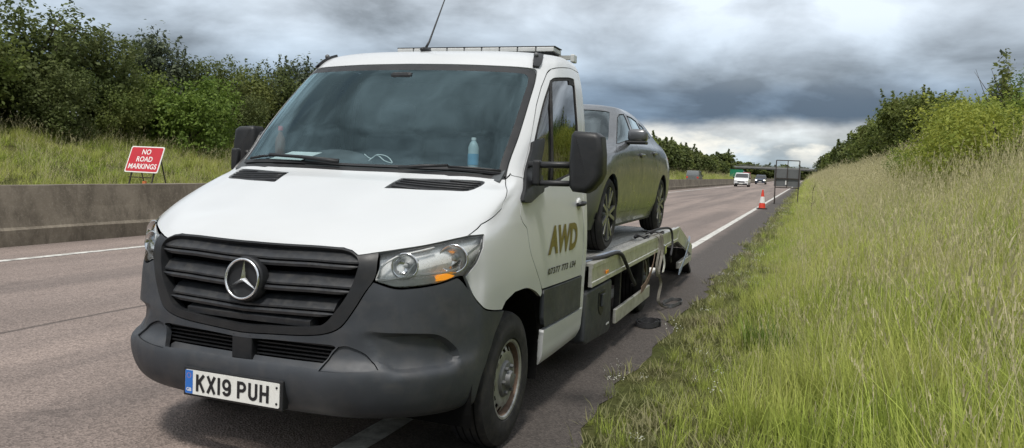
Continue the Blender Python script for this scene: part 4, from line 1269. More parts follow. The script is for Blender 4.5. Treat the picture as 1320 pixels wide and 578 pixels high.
# number plate
def build_plate():
    z0, v0 = .4248, -.020
    pl = MB().box(-.275, .275, v0 + .004, .03, z0 - .068, z0 + .068, .006).build('number_plate', 'black_plastic', truck)
    MB().prism(rounded(.52, .111, .008), (0, v0 + .0035, z0), (1, 0, 0), (0, 0, 1), (0, -1, 0), .0035).build('plate_face', 'plate_white', pl)
    f = v0 - .0005
    MB().prism([(-.2585, -.054), (-.216, -.054), (-.216, .054), (-.2585, .054)], (0, f, z0), (1, 0, 0), (0, 0, 1), (0, -1, 0), .0008).build('blue_band', 'plate_blue', pl)
    H, T = .079, .0145
    def strokes(ch):
        h, w = H / 2 - T / 2, .050 / 2 - T / 2
        arc = lambda cx, cy, rx, ry, a, b, n=8: [(cx + rx * math.cos(RAD(a + (b - a) * k / n)), cy + ry * math.sin(RAD(a + (b - a) * k / n))) for k in range(n + 1)]
        if ch == 'K': return [[(-w, -h - T / 2), (-w, h + T / 2)], [(-w, -.006), (w + .002, h + T / 2)], [(-w + .014, .006), (w + .003, -h - T / 2)]]
        if ch == 'X': return [[(-w - .002, -h - T / 2), (w + .002, h + T / 2)], [(-w - .002, h + T / 2), (w + .002, -h - T / 2)]]
        if ch == '1': return [[(0, -h - T / 2), (0, h + T / 2)]]
        if ch == '9': return [arc(0, h - w - .002, w, w + .002, 0, 360, 18), [(w, h - w), (w, -h + w)] + arc(0, -h + w, w, w, 0, -160, 10)]
        if ch == 'P': return [[(-w, -h - T / 2), (-w, h)], [(-w - T / 2, h), (w - .016, h)] + arc(w - .017, h - .0175, .017, .0175, 90, -90, 10) + [(-w, h - .035)]]
        if ch == 'U': return [[(-w, h + T / 2), (-w, -h + w)] + arc(0, -h + w, w, w, 180, 360, 12) + [(w, h + T / 2)]]
        if ch == 'H': return [[(-w, -h - T / 2), (-w, h + T / 2)], [(w, -h - T / 2), (w, h + T / 2)], [(-w, 0), (w, 0)]]
    x = -.197
    for ch, wd, gp in (('K', .050, .011), ('X', .050, .011), ('1', .0145, .011), ('9', .050, .033), ('P', .050, .011), ('U', .050, .011), ('H', .050, 0)):
        cx = x + wd / 2
        x += wd + gp
        m = MB()
        for k, poly in enumerate(strokes(ch)):
            L_, R_ = [], []
            for i, p in enumerate(poly):
                a, b = Vector(poly[max(i - 1, 0)]), Vector(poly[min(i + 1, len(poly) - 1)])
                d = (b - a).normalized()
                n = Vector((-d.y, d.x)) * T / 2
                L_.append(Vector(p) + n); R_.append(Vector(p) - n)
            y = f - .0012 - k * .0003
            q = [(cx + p.x, y, z0 + p.y) for p in L_] + [(cx + p.x, y, z0 + p.y) for p in R_]
            c_ = len(poly)
            m.add(q, [(i, i + c_, i + 1 + c_, i + 1) for i in range(c_ - 1)])
        m.build('character', 'black_vinyl', pl, fix=False)
    v, fc = text_mesh('GB', .022, .0006)
    mesh_obj('country_code', [(-.2375 + p[0], f - .0012, z0 - .036 + p[1]) for p in v], fc, 'plate_white', pl)
    for k in range(12):
        a = 2 * math.pi * k / 12
        MB().box(-.2375 + .011 * math.cos(a) - .0012, -.2375 + .011 * math.cos(a) + .0012, f - .0012, f - .0006, z0 + .03 + .011 * math.sin(a) - .0012, z0 + .03 + .011 * math.sin(a) + .0012).build('star_dot', 'amber', pl)
    for z in (.036, -.036):
        MB().lathe([(0, 0), (0, .006), (-.003, .004)], 8, 'Y', (.246, f - .0005, z0 + z)).build('screw', 'black_vinyl', pl)
build_plate()
# wheels
def build_wheel(c, R_, W, sg, rim_r, parent, style='steel', steer=0.0):
    """hub at c; outer face towards sg*x"""
    w = empty('wheel', c)
    w.parent = parent
    w.rotation_euler = (0, 0, steer)
    h = W / 2
    sx = lambda x: sg * x
    prof = [(h - .03, rim_r), (h - .008, rim_r + .012), (h, rim_r + .05), (h - .004, rim_r + (R_ - rim_r) * .62), (h - .022, R_ - .014), (h - .045, R_ - .002), (h * .35, R_),
            (-h * .35, R_), (-h + .045, R_ - .002), (-h + .022, R_ - .014), (-h, rim_r + .06), (-h + .01, rim_r + .01), (-h + .03, rim_r)]
    ty = MB().lathe([(sx(a), r) for a, r in prof], 56, 'X').build('tyre', 'rubber', w, auto=35)
    for x in (-.055, -.02, .02, .055):
        MB().lathe([(x - .004, R_ + .0005), (x + .004, R_ + .0005)], 56, 'X').build('tread_groove', 'void', ty, fix=False)
    if style == 'steel':
        rim = MB().lathe([(sx(h - .028), rim_r + .006), (sx(h - .012), rim_r + .004), (sx(h - .014), rim_r - .008), (sx(h - .022), rim_r - .014)], 56, 'X').build('rim', 'rim_steel', w, auto=40)
        MB().lathe([(sx(h - .022), rim_r - .014), (sx(h - .05), rim_r - .017), (sx(h - .10), rim_r - .020), (sx(-h + .03), rim_r - .02)], 56, 'X').build('rim_barrel', 'rust_steel', w, auto=40)
        # vented disc: polar grid with openings
        n, x0 = 96, h - .034
        rings = [(rim_r - .020, x0 - .030), (rim_r - .032, x0 - .012), (rim_r - .060, x0 + .003), (rim_r - .085, x0 + .010), (rim_r - .115, x0 + .002), (.055, x0 + .0)]
        vs_, fs = [], []
        for r, x in rings:
            vs_ += [(sx(x), r * math.cos(2 * math.pi * k / n), r * math.sin(2 * math.pi * k / n)) for k in range(n)]
        for i in range(len(rings) - 1):
            for k in range(n):
                if i in (0, 1) and (k % 6) in (0, 1, 2):
                    continue
                fs.append((i * n + k, i * n + (k + 1) % n, (i + 1) * n + (k + 1) % n, (i + 1) * n + k))
        MB().add(vs_, fs).build('disc', 'rim_steel', w, auto=50, fix=False)
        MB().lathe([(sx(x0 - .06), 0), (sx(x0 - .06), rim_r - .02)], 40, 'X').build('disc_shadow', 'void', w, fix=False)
        hub = MB().lathe([(sx(x0 + .004), .098), (sx(x0 + .018), .088), (sx(x0 + .022), .05), (sx(x0 + .045), .040), (sx(x0 + .050), .0)], 32, 'X').build('hub_cap', 'hub_cap', w, auto=40)
        for k in range(6):
            a = 2 * math.pi * k / 6
            MB().lathe([(sx(x0 + .012), .011), (sx(x0 + .036), .010), (sx(x0 + .038), 0)], 8, 'X', (0, .072 * math.cos(a), .072 * math.sin(a))).build('wheel_nut', 'hub_cap', hub)
    else:
        MB().lathe([(sx(h - .020), rim_r + .006), (sx(h - .006), rim_r + .002), (sx(h - .012), rim_r - .012), (sx(h - .08), rim_r - .022), (sx(-h + .03), rim_r - .02)], 48, 'X').build('rim', 'alloy_dark', w, auto=40)
        sp = MB()
        for k in range(5):
            for d in (-.16, .16):
                a0, a1 = 2 * math.pi * k / 5 + d * .6, 2 * math.pi * k / 5 + d * 1.5
                p = Vector((sx(h - .025), .05 * math.cos(a0), .05 * math.sin(a0)))
                q = Vector((sx(h - .018), (rim_r - .004) * math.cos(a1), (rim_r - .004) * math.sin(a1)))
                sp.bar(p, q, .030, .03, (1, 0, 0))
        sp.lathe([(sx(h - .045), .07), (sx(h - .022), .065), (sx(h - .012), .03), (sx(h - .012), 0)], 24, 'X')
        sp.build('spokes', 'alloy', w)
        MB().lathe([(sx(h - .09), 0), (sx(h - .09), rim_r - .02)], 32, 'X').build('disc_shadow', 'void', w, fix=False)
        MB().lathe([(sx(h - .085), .15), (sx(h - .078), .15), (sx(h - .078), .06)], 32, 'X').build('brake_disc', 'rim_steel', w, fix=False)
    return w
for sg in (1, -1):
    build_wheel((sg * .870, .967, .356), .356, .232, sg, .206, truck, 'steel', -.0)
    build_wheel((sg * .800, 5.29, .345), .345, .225, sg, .206, truck, 'steel')
# ------------------------------------------------------------------ recovery truck: flatbed
BW, DZ = 1.0, .785
def build_bed():
    n = 13
    w = 2 * (BW - .03) / n
    for k in range(n):
        x0 = -(BW - .03) + k * w
        p = MB()
        g = .004
        # a plank with a ribbed top
        pr = [(x0 + g, DZ - .03), (x0 + g, DZ)]
        m = 6
        for j in range(m):
            a, b = x0 + g + (w - 2 * g) * j / m, x0 + g + (w - 2 * g) * (j + 1) / m
            pr += [(a + .002, DZ), (a + .006, DZ - .005), (b - .006, DZ - .005), (b - .002, DZ)]
        pr += [(x0 + w - g, DZ), (x0 + w - g, DZ - .03)]
        p.prism(pr, (0, 2.56, 0), (1, 0, 0), (0, 0, 1), (0, 1, 0), 4.28)
        p.build('deck_plank', 'deck_metal', truck)
        q = MB().prism([(6.85, DZ - .03), (6.85, DZ), (8.30, .455), (8.30, .425)], (x0 + g, 0, 0), (0, 1, 0), (0, 0, 1), (1, 0, 0), w - 2 * g)
        q.build('tail_plank', 'deck_metal', truck)
    for sg in (1, -1):
        # outer rail with raised lip and a groove, then the sloping tail rail
        X = sg * BW
        prof = [(0, .640), (.030, .640), (.030, .672), (.024, .676), (.024, .772), (.030, .776), (.030, .806), (-.03, .806), (-.03, .788), (0, .788)]
        r = MB().prism([(sg * a, b) for a, b in prof], (X - sg * .008, 2.53, 0), (1, 0, 0), (0, 0, 1), (0, 1, 0), 4.32)
        rail = r.build('side_rail', 'aluminium', truck)
        t = MB().prism([(6.855, .640), (6.855, .806), (6.95, .812), (8.34, .470), (8.34, .365), (8.22, .36)], (X - sg * .010, 0, 0), (0, 1, 0), (0, 0, 1), (sg, 0, 0), .032)
        t.build('tail_rail', 'aluminium', truck)
        MB().box(X - sg * .04, X + sg * .018, 7.25, 8.36, .25, .335, .006).build('ramp_rail', 'aluminium', truck)
        MB().bar((X, 8.30, .30), (X, 8.30, .43), .05).build('tail_post', 'aluminium', truck)
        MB().box(X + sg * .0225, X + sg * .030, 2.94, 3.02, .690, .716, .003).build('side_marker', 'amber', rail)
        # underrun guard
        MB().box(X - sg * .015, X + sg * .014, 3.44, 5.02, .215, .335, .006).build('underrun_rail', 'aluminium', truck)
        for y in (3.7, 4.75):
            MB().bar((X - sg * .04, y, .27), (X - sg * .04, y, .66), .05).build('guard_bracket', 'chassis_black', truck)
        # rear mudguard
        MB().lathe([(sg * .66, .41), (sg * .965, .41), (sg * .965, .425), (sg * .66, .425)], 24, 'X', (0, 5.29, .345), closed=True, a0=RAD(12), a1=RAD(165)).build('mudguard', 'chassis_black', truck)
        # chassis and cross members
        MB().box(sg * .36, sg * .46, 2.3, 7.6, .46, .63).build('chassis_rail', 'chassis_black', truck)
    for y in np.arange(2.8, 7.0, .6):
        MB().box(-.96, .96, y, y + .06, .635, .752).build('cross_member', 'chassis_black', truck)
    MB().box(-.25, .25, 3.2, 4.6, .30, .60).build('gearbox', 'chassis_black', truck)
    MB().lathe([(-.62, .09), (.62, .09)], 16, 'X', (0, 5.29, .345)).build('rear_axle', 'chassis_black', truck)
    MB().box(-.95, .95, 8.31, 8.34, .28, .42).build('tail_board', 'chassis_black', truck)
    MB().prism([(8.36, .30), (8.36, .33), (9.0, .03), (9.0, .01), (8.9, .01)], (.45, 0, 0), (0, 1, 0), (0, 0, 1), (1, 0, 0), .5).build('ramp', 'chassis_black', truck)
    MB().prism([(8.36, .30), (8.36, .33), (9.0, .03), (9.0, .01), (8.9, .01)], (-.95, 0, 0), (0, 1, 0), (0, 0, 1), (1, 0, 0), .5).build('ramp', 'chassis_black', truck)
    # black plastic locker behind the cab
    bm = bmesh.new()
    ol = [(2.52, .235), (2.50, .60), (3.36, .60), (3.38, .19), (3.30, .165), (2.60, .205)]
    for sg in (1, -1):
        b = MB()
        bm = bmesh.new()
        A = [bm.verts.new((sg * .55, y, z)) for y, z in ol]
        B = [bm.verts.new((sg * .985, y, z)) for y, z in ol]
        bm.faces.new(A); bm.faces.new(list(reversed(B)))
        for i in range(len(ol)):
            bm.faces.new((A[i], B[i], B[(i + 1) % len(ol)], A[(i + 1) % len(ol)]))
        bmesh.ops.recalc_face_normals(bm, faces=bm.faces)
        bmesh.ops.bevel(bm, geom=list(bm.edges), offset=.022, segments=3, profile=.5, affect='EDGES')
        bm.verts.index_update()
        lk = b.add([v.co[:] for v in bm.verts], [[v.index for v in f.verts] for f in bm.faces]).build('locker', 'grey_plastic', truck, auto=40)
        bm.free()
        x = sg * .987
        shield = [(2.90, .545), (3.10, .545), (3.10, .43), (3.06, .385), (3.00, .36), (2.94, .385), (2.90, .43)]
        MB().prism([(y, z) for y, z in shield], (x - sg * .002, 0, 0), (0, 1, 0), (0, 0, 1), (sg, 0, 0), .006).build('latch_plate', 'black_plastic', lk)
        MB().box(x + sg * .003, x + sg * .022, 2.955, 3.045, .43, .53, .008).build('latch', 'grey_plastic', lk)
        if sg > 0:
            MB().box(x - .001, x + .003, 3.20, 3.29, .245, .258).build('maker_label', 'lamp_grey', lk)
build_bed()

# ------------------------------------------------------------------ straps on and beside the bed
def world_pt(p):
    c, s_ = math.cos(TRUCK_RZ), math.sin(TRUCK_RZ)
    return (TRUCK_LOC[0] + p[0] * c - p[1] * s_, TRUCK_LOC[1] + p[0] * s_ + p[1] * c, p[2])
def spline(pts, n=6):
    return [Vector(p) for p in _spl([np.array(q, float) for q in pts], n)]
def _spl(P, n):
    out = []
    for i in range(len(P) - 1):
        p0, p1, p2, p3 = P[max(i - 1, 0)], P[i], P[i + 1], P[min(i + 2, len(P) - 1)]
        for k in range(n):
            f = k / n
            out.append(.5 * ((2 * p1) + (-p0 + p2) * f + (2 * p0 - 5 * p1 + 4 * p2 - p3) * f * f + (-p0 + 3 * p1 - 3 * p2 + p3) * f ** 3))
    out.append(P[-1])
    return out
def strap(name, label, cat, pts, w, mat, side=(0, 1, 0), th=.005, group=None):
    o = MB().ribbon([world_pt(p) for p in spline(pts)], w, th, side).build(name, mat)
    return tag(o, label, cat, group)
h1 = tag(MB().tube([world_pt(p) for p in spline([(.90, 2.62, .815), (1.0, 2.9, .822), (1.035, 3.35, .815), (1.045, 3.6, .70), (1.05, 3.85, .55), (1.04, 4.05, .47), (1.0, 4.15, .45)])], .016, 8).build('hose', 'strap_black', None, True), 'black hose drooping over the bed rail behind the cab', 'hose')
strap('ratchet_strap', 'blue webbing strap lying along the front of the truck bed', 'strap', [(.93, 2.60, .812), (.95, 2.9, .814), (.96, 3.25, .816), (.99, 3.5, .818)], .05, 'strap_blue', (1, 0, 0))
strap('ratchet_strap', 'grey strap hanging from the bed rail in front of the pale twisted one', 'strap', [(.90, 5.15, .80), (1.03, 5.25, .812), (1.05, 5.28, .70), (1.055, 5.12, .52), (1.055, 5.2, .40)], .045, 'strap_grey', (.3, 1, 0))
strap('ratchet_strap', 'pale twisted strap hanging beside the rear wheel', 'strap', [(.95, 5.42, .808), (1.03, 5.48, .812), (1.045, 5.50, .62), (1.05, 5.30, .44), (1.055, 5.46, .30), (1.05, 5.38, .12), (1.09, 5.62, .02), (1.15, 5.85, .012)], .045, 'strap_grey', (.5, 1, 0))
strap('ratchet_strap', 'short white strap end with buckle hanging on the bed side', 'strap', [(1.035, 5.62, .70), (1.05, 5.60, .58), (1.055, 5.64, .48), (1.05, 5.60, .40)], .045, 'strap_white', (.2, 1, 0))
b1 = MB().box(1.035, 1.07, 5.57, 5.66, .60, .70, .008)
b1.v = [world_pt(v) for v in b1.v]
tag(b1.build('ratchet_buckle', 'chrome'), 'small bright ratchet buckle above the white strap end', 'buckle')
strap('ratchet_strap', 'brown frayed strap slanting under the bed rail', 'strap', [(1.02, 5.20, .64), (1.035, 5.0, .52), (1.035, 4.7, .40), (1.03, 4.45, .36)], .07, 'rust_steel', (0, .3, 1))
h2 = tag(MB().tube([world_pt(p) for p in spline([(.85, 5.6, .81), (.95, 5.9, .85), (1.03, 6.15, .83), (1.05, 6.2, .66), (1.05, 6.1, .52), (1.03, 6.3, .44)])], .013, 8).build('hose', 'strap_black', None, True), 'thin black cable looping over the rear of the bed', 'cable')
for q, (y, lb) in enumerate(((5.05, 'front'), (5.75, 'middle'))):
    h = MB()
    c = Vector((.90 + .04 * q, y, .815))
    h.tube([world_pt(c + Vector((.07 * math.cos(a), .10 * math.sin(a), .012 * math.sin(3 * a)))) for a in [2 * math.pi * k / 20 for k in range(21)]], .010, 6)
    tag(h.build('shackle', 'strap_black', None, True), 'black metal shackle ring on the deck edge, %s one' % ('nearer the towed car front wheel' if q == 0 else 'farther back near the rear wheel'), 'shackle', 'shackles on the deck edge')
strap('ratchet_strap', 'blue-grey strap stretched diagonally over the tail of the bed', 'strap', [(1.02, 7.9, .60), (1.045, 7.85, .56), (1.05, 7.5, .42), (1.05, 7.1, .28), (1.045, 6.95, .25)], .085, 'strap_blue', (0, .6, 1))
def coil(name, label, c, rx, ry, turns, mat, w):
    pts = []
    for k in range(turns * 24 + 1):
        a = 2 * math.pi * k / 24
        r = 1 - .10 * k / 24
        pts.append(world_pt((c[0] + rx * r * math.cos(a) + .01 * math.sin(3 * a), c[1] + ry * r * math.sin(a), c[2] + w / 2 + .012 * math.sin(2 * a + k * .1))))
    m = MB()
    vs_, fs = [], []
    for i, p in enumerate(pts):
        for dz in (-w / 2, w / 2):
            for d in (0, .006):
                q = Vector(p)
                cc = Vector(world_pt(c))
                rad = Vector((q.x - cc.x, q.y - cc.y, 0)).normalized()
                vs_.append((q.x + rad.x * d, q.y + rad.y * d, max(.006, q.z + dz)))
    for i in range(len(pts) - 1):
        a, b = i * 4, i * 4 + 4
        fs += [(a, b, b + 1, a + 1), (a + 2, a + 3, b + 3, b + 2), (a, a + 2, b + 2, b), (a + 1, b + 1, b + 3, a + 3)]
    return tag(m.add(vs_, fs).build(name, mat), label, 'strap')
coil('coiled_strap', 'dark grey strap coiled on the road beside the truck', (1.09, 4.58, 0), .11, .17, 3, 'strap_black', .05)
coil('coiled_strap', 'flat dark strap loop lying on the road near the rear wheel', (1.12, 5.95, 0), .09, .30, 2, 'hub_cap', .035)
# ------------------------------------------------------------------ towed hatchback on the bed
CAR_O = (0.0, 2.86, DZ + .004)
car = empty('towed_car', world_pt(CAR_O), TRUCK_RZ, 'dark grey hatchback carried on the truck flatbed', 'car')
CF = Surf(_car_rows())
def side_st(y, z, s0=6.0, t0=2.0):
    st = np.array([s0, t0], float)
    for _ in range(40):
        e = 1e-4
        q = CF([st])[0][1:] - np.array([y, z])
        J = np.stack([(CF([st + [e, 0]])[0][1:] - CF([st])[0][1:]) / e, (CF([st + [0, e]])[0][1:] - CF([st])[0][1:]) / e], 1)
        st = st + np.clip(np.linalg.lstsq(J, -q, rcond=None)[0], -.3, .3)
        st[0] = min(max(st[0], 2.2), 10.6)
        st[1] = min(max(st[1], 0.0), 7.0)
    return tuple(st)
def arch(yc, r, z0=.32):
    pts = []
    for k in range(15):
        a = math.pi * k / 14
        y, z = yc - r * math.cos(a), z0 + r * math.sin(a)
        pts.append(side_st(y, z, 3.6 if yc < 2 else 8.4, 2.0))
    y0, y1 = yc - r, yc + r
    return pts
af, ar = arch(.79, .345), arch(3.48, .345)
half = [(0, 0)] + [(1.0, 0), (2.0, 0), (af[0][0], 0.0)] + af + [(af[-1][0] + .05, 0.0), (ar[0][0] - .05, 0.0)] + ar + [(ar[-1][0] + .05, 0.0), (11, 0), (12, 0.0), (12, 11.0), (6, 11.0), (0, 11.0)]
full = half + [(-a, b) for a, b in reversed(half[1:-1])]
fwin = [(3.66, 7.5), (4.1, 7.78), (5.08, 7.85), (5.35, 7.15), (5.60, 6.15), (4.9, 5.85), (4.35, 5.60), (4.05, 5.62), (3.80, 6.6)]
rwin = [(5.40, 7.76), (6.05, 7.7), (6.58, 7.51), (6.70, 6.98), (6.80, 6.30), (5.84, 6.20), (5.63, 7.0)]
qwin = [(6.78, 7.44), (7.25, 7.25), (7.62, 6.75), (7.70, 6.42), (6.93, 6.36), (6.84, 7.0)]
fdoor = [(4.25, 4.8), (4.55, 3.2), (4.80, 1.9), (5.02, .70), (6.42, .62), (6.40, 1.05), (6.30, 2.23), (6.09, 4.1), (5.68, 5.95), (4.9, 5.68), (4.35, 5.42), (4.12, 5.35)]
rdoor = [(5.72, 6.02), (6.13, 4.1), (6.34, 2.23), (6.46, .62), (7.18, .62), (7.36, 1.9), (7.42, 2.97), (7.36, 4.6), (7.0, 6.2)]
wsc = mirror_half([(0, 6.08), (1.5, 6.03), (3.02, 5.98), (2.78, 6.88), (2.58, 7.78), (1.5, 7.72), (0, 7.7)])
kw = dict(sf=CF)
holes = [wsc]
for M_ in ((lambda p: p), flip):
    holes += [M_(q) for q in (fwin, rwin, qwin, fdoor, rdoor)]
skin('body', full, 'car_paint', car, holes=holes, step=.25, gap=0, flange=.012, **kw)
skin('windscreen', wsc, 'car_glass', car, off=-.004, flange=0, step=.4, gap=0, **kw)
for sg, M_ in ((1, lambda p: p), (-1, flip)):
    d1 = skin('door', M_(fdoor), 'car_paint', car, flange=.012, gap=.0025, **kw)
    d2 = skin('door', M_(rdoor), 'car_paint', car, flange=.012, gap=.0025, **kw)
    for w_ in (fwin, rwin, qwin):
        wi = inset(CF, w_, .007)
        fr = skin('window', M_(w_), 'rubber', car, holes=[M_(wi)], off=.002, flange=.01, step=.3, gap=0, **kw)
        skin('pane', M_(wi), 'car_glass', fr, off=-.003, flange=0, step=.4, gap=0, **kw)
    skin('rear_screen', M_([(10.3, 6.4), (12, 6.4), (12, 7.7), (10.4, 7.7)]), 'car_glass', car, off=.004, flange=.004, step=.4, gap=0, **kw)
    skin('tail_light', M_([(9.6, 3.4), (10.5, 3.3), (10.6, 4.3), (9.7, 4.5)]), 'cone_red', car, off=.004, flange=.004, step=.3, gap=0, **kw)
    skin('headlight', M_([(2.1, 3.2), (3.3, 3.35), (3.6, 4.2), (2.3, 4.1)]), 'lamp_grey', car, off=.004, flange=.004, step=.3, gap=0, **kw)
    for d_, (s_, t_) in ((d1, (6.20, 3.95)), (d2, (7.30, 4.25))):
        p = Vector(CF([(s_, t_)])[0])
        p.x *= sg
        MB().ico(p, 1.0, 2, (.008, .075, .028)).build('handle_cup', 'black_plastic', d_, True)
        MB().box(p.x + sg * .004, p.x + sg * .026, p.y - .09, p.y + .09, p.z - .004, p.z + .022, .007).build('handle', 'car_paint', d_)
    mr = MB().box(sg * .84, sg * 1.02, 1.50, 1.64, .965, 1.085, .035).build('mirror', 'car_paint', car, auto=50)
    MB().box(sg * .83, sg * 1.015, 1.505, 1.645, .945, .975, .01).build('mirror_base', 'black_plastic', mr)
    MB().bar((sg * .77, 1.60, .95), (sg * .88, 1.57, .975), .05, .03).build('mirror_foot', 'black_plastic', mr)
    # sill skirt and arch liners
    MB().box(sg * .74, sg * .806, 1.16, 3.10, .175, .199, .008).build('sill', 'black_plastic', car)
    for yc in (.79, 3.48):
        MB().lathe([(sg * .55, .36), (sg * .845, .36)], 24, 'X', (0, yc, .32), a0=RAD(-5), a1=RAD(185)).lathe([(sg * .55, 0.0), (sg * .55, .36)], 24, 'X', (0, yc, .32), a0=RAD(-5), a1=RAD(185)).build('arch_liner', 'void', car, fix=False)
        build_wheel((sg * .765, yc, .318), .318, .205, sg, .228, car, 'alloy')
MB().box(-.70, .70, .45, 3.95, .17, .24).build('floor_pan', 'void', car)
MB().box(-.66, .66, 1.15, 1.55, .60, .93, .04).build('dashboard', 'dash_grey', car)
for x in (-.36, .36):
    s_ = MB().box(x - .24, x + .24, 1.85, 2.3, .45, .6, .04).build('seat', 'seat_cloth', car, auto=60)
    MB().box(x - .22, x + .22, 2.25, 2.40, .55, 1.02, .05).build('seat_back', 'seat_cloth', s_, auto=60)
    MB().box(x - .13, x + .13, 2.33, 2.42, 1.04, 1.19, .035).build('headrest', 'seat_cloth', s_, auto=60)
MB().box(-.6, .6, 2.95, 3.15, .45, .98, .05).build('rear_seat', 'seat_cloth', car, auto=60)
MB().box(-.25, .25, .0 - .012, .004, .42, .53).build('number_plate', 'plate_white', car)
MB().box(-.42, -.04, .02, .05, .60, .70, .02).box(.04, .42, .02, .05, .60, .70, .02).build('kidney_grille', 'black_plastic', car)
# ------------------------------------------------------------------ trees and bushes
def attr(me, name, vals):
    a = me.attributes.new(name, 'FLOAT', 'POINT')
    a.data.foreach_set('value', np.asarray(vals, np.float32))
def crown_data(name, blobs, n, leaf, seed, mat, shoots=0, shoot_len=.8, clump=.22, long=1.5):
    """foliage: many leaf faces gathered in clumps through the crown's lobes, plus leafy shoots breaking the outline"""
    rg = np.random.default_rng(seed)
    vol = np.array([b[3] * b[4] * b[5] for b in blobs]) ** .8
    nb = rg.multinomial(n, vol / vol.sum())
    P, T, OUTW = [], [], []
    for b, k in zip(blobs, nb):
        c, r = np.array(b[:3]), np.array(b[3:])
        m = max(10, k // 26)
        d = rg.normal(size=(m, 3))
        d /= np.linalg.norm(d, axis=1)[:, None]
        rad = rg.uniform(.30, 1.06, m) ** .55
        cc = d * rad[:, None]
        tone = rg.uniform(0, 1, m)
        w = rg.integers(0, m, k)
        cr = clump * rg.uniform(.6, 1.4, m)
        gq = rg.normal(size=(k, 3))
        gq *= np.minimum(1, 1.7 / (np.linalg.norm(gq, axis=1) + 1e-9))[:, None]
        q = cc[w] + gq * cr[w][:, None]
        P.append(c + q * r)
        T.append(.62 * tone[w] + .38 * rg.uniform(0, 1, k))
        OUTW.append(q)
    top = max(b[2] + b[5] for b in blobs)
    for s_ in range(shoots):
        b = blobs[rg.integers(0, len(blobs))]
        d = rg.normal(size=3)
        d[2] = abs(d[2]) + .5
        d /= np.linalg.norm(d)
        base = np.array(b[:3]) + d * np.array(b[3:]) * .85
        u = d * .5 + np.array([rg.normal() * .25, rg.normal() * .25, .9])
        u /= np.linalg.norm(u)
        L = shoot_len * rg.uniform(.5, 1.2)
        k = int(26 * L / .8)
        f = rg.uniform(0, 1, k)
        P.append(base + u * (f * L)[:, None] + rg.normal(size=(k, 3)) * .09 * (1.15 - f)[:, None])
        T.append(rg.uniform(.3, 1, k))
        OUTW.append(np.tile(u, (k, 1)))
    P, T, OUTW = np.vstack(P), np.concatenate(T), np.vstack(OUTW)
    k = len(P)
    nrm = OUTW * .7 + rg.normal(size=(k, 3)) * .8 + np.array([0, 0, .5])
    nrm /= np.linalg.norm(nrm, axis=1)[:, None] + 1e-9
    a = np.cross(nrm, rg.normal(size=(k, 3)))
    a /= np.linalg.norm(a, axis=1)[:, None] + 1e-9
    b = np.cross(nrm, a)
    sz = leaf * rg.uniform(.6, 1.35, k)[:, None]
    V = np.stack([P - a * sz * long * .5, P + b * sz * .42 + nrm * sz * .1, P + a * sz * long * .5, P - b * sz * .42 + nrm * sz * .1], 1).reshape(-1, 3)
    me = bpy.data.meshes.new(name)
    me.vertices.add(4 * k)
    me.vertices.foreach_set('co', V.ravel())
    me.loops.add(4 * k)
    me.loops.foreach_set('vertex_index', np.arange(4 * k))
    me.polygons.add(k)
    me.polygons.foreach_set('loop_start', np.arange(0, 4 * k, 4))
    me.polygons.foreach_set('loop_total', np.full(k, 4))
    attr(me, 'tone', np.repeat(T, 4))
    attr(me, 'tip', np.repeat(rg.uniform(0, 1, k), 4))
    me.materials.append(MATS[mat])
    me.update(calc_edges=True)
    return me
def trunk_data(name, h, r, limbs, seed):
    rnd = random.Random(seed)
    m = MB()
    pts = [(rnd.uniform(-.04, .04) * i, rnd.uniform(-.04, .04) * i, -.3 + h * .75 * i / 6) for i in range(7)]
    m.tube(pts, [r * (1.25 if i == 0 else 1 - .12 * i) for i in range(7)], 8)
    for k in range(limbs):
        a, z0 = rnd.uniform(0, 6.28), h * rnd.uniform(.12, .5)
        L = h * rnd.uniform(.25, .42)
        q = [Vector((0, 0, z0)), Vector((math.cos(a) * L * .45, math.sin(a) * L * .45, z0 + L * .5)), Vector((math.cos(a) * L * .8, math.sin(a) * L * .8, z0 + L * 1.05))]
        m.tube(q, [r * .5, r * .33, r * .12], 6)
    o = m.build(name, 'bark', None, True)
    me = o.data
    bpy.data.objects.remove(o)
    return me
def lobes(seed, n, W, H, base=.12):
    rnd = random.Random(seed)
    out = [(0, 0, H * .48, W * .78, W * .78, H * .44)]
    for k in range(n):
        a = 2 * math.pi * k / n + rnd.uniform(-.4, .4)
        z = H * rnd.uniform(.25, .85)
        rr = W * rnd.uniform(.28, .5)
        d = W * rnd.uniform(.40, .72) * (1.15 - .5 * z / H)
        out.append((math.cos(a) * d, math.sin(a) * d, z, rr, rr, rr * rnd.uniform(.8, 1.15)))
    return out
# kinds of crown, each about 1 unit = its own metres (width W, height H)
CROWN = {}
def kind(key, W, H, n, leaf, seed, mat, nl=8, shoots=10, sl=.8, clump=.22, trunk_r=.10, limbs=6, long=1.5):
    CROWN[key] = (crown_data('crown', lobes(seed, nl, W, H), n, leaf, seed, mat, shoots, sl, clump, long), trunk_data('trunk', H, trunk_r, limbs, seed), W, H)
kind('hawthorn', 2.1, 4.6, 13000, .11, 11, 'leaf_dark', 11, 8, .7)
kind('hawthorn2', 2.2, 4.3, 13000, .11, 12, 'leaf_mid', 12, 6, .6)
kind('blackthorn', 1.9, 4.4, 9000, .10, 13, 'leaf_dark', 8, 34, 1.1, .26)
kind('shrub', 2.6, 3.5, 13000, .115, 14, 'leaf_bright', 11, 18, .5, .16, long=1.25)
kind('willow', 1.7, 4.8, 8000, .11, 15, 'leaf_grey', 8, 30, 1.0, .26, long=1.9)
kind('bramble', 1.9, 1.9, 17000, .048, 16, 'leaf_yellow', 12, 30, .5, .20)
kind('bush', 1.8, 2.1, 16000, .052, 17, 'leaf_bright', 11, 26, .5, .20)
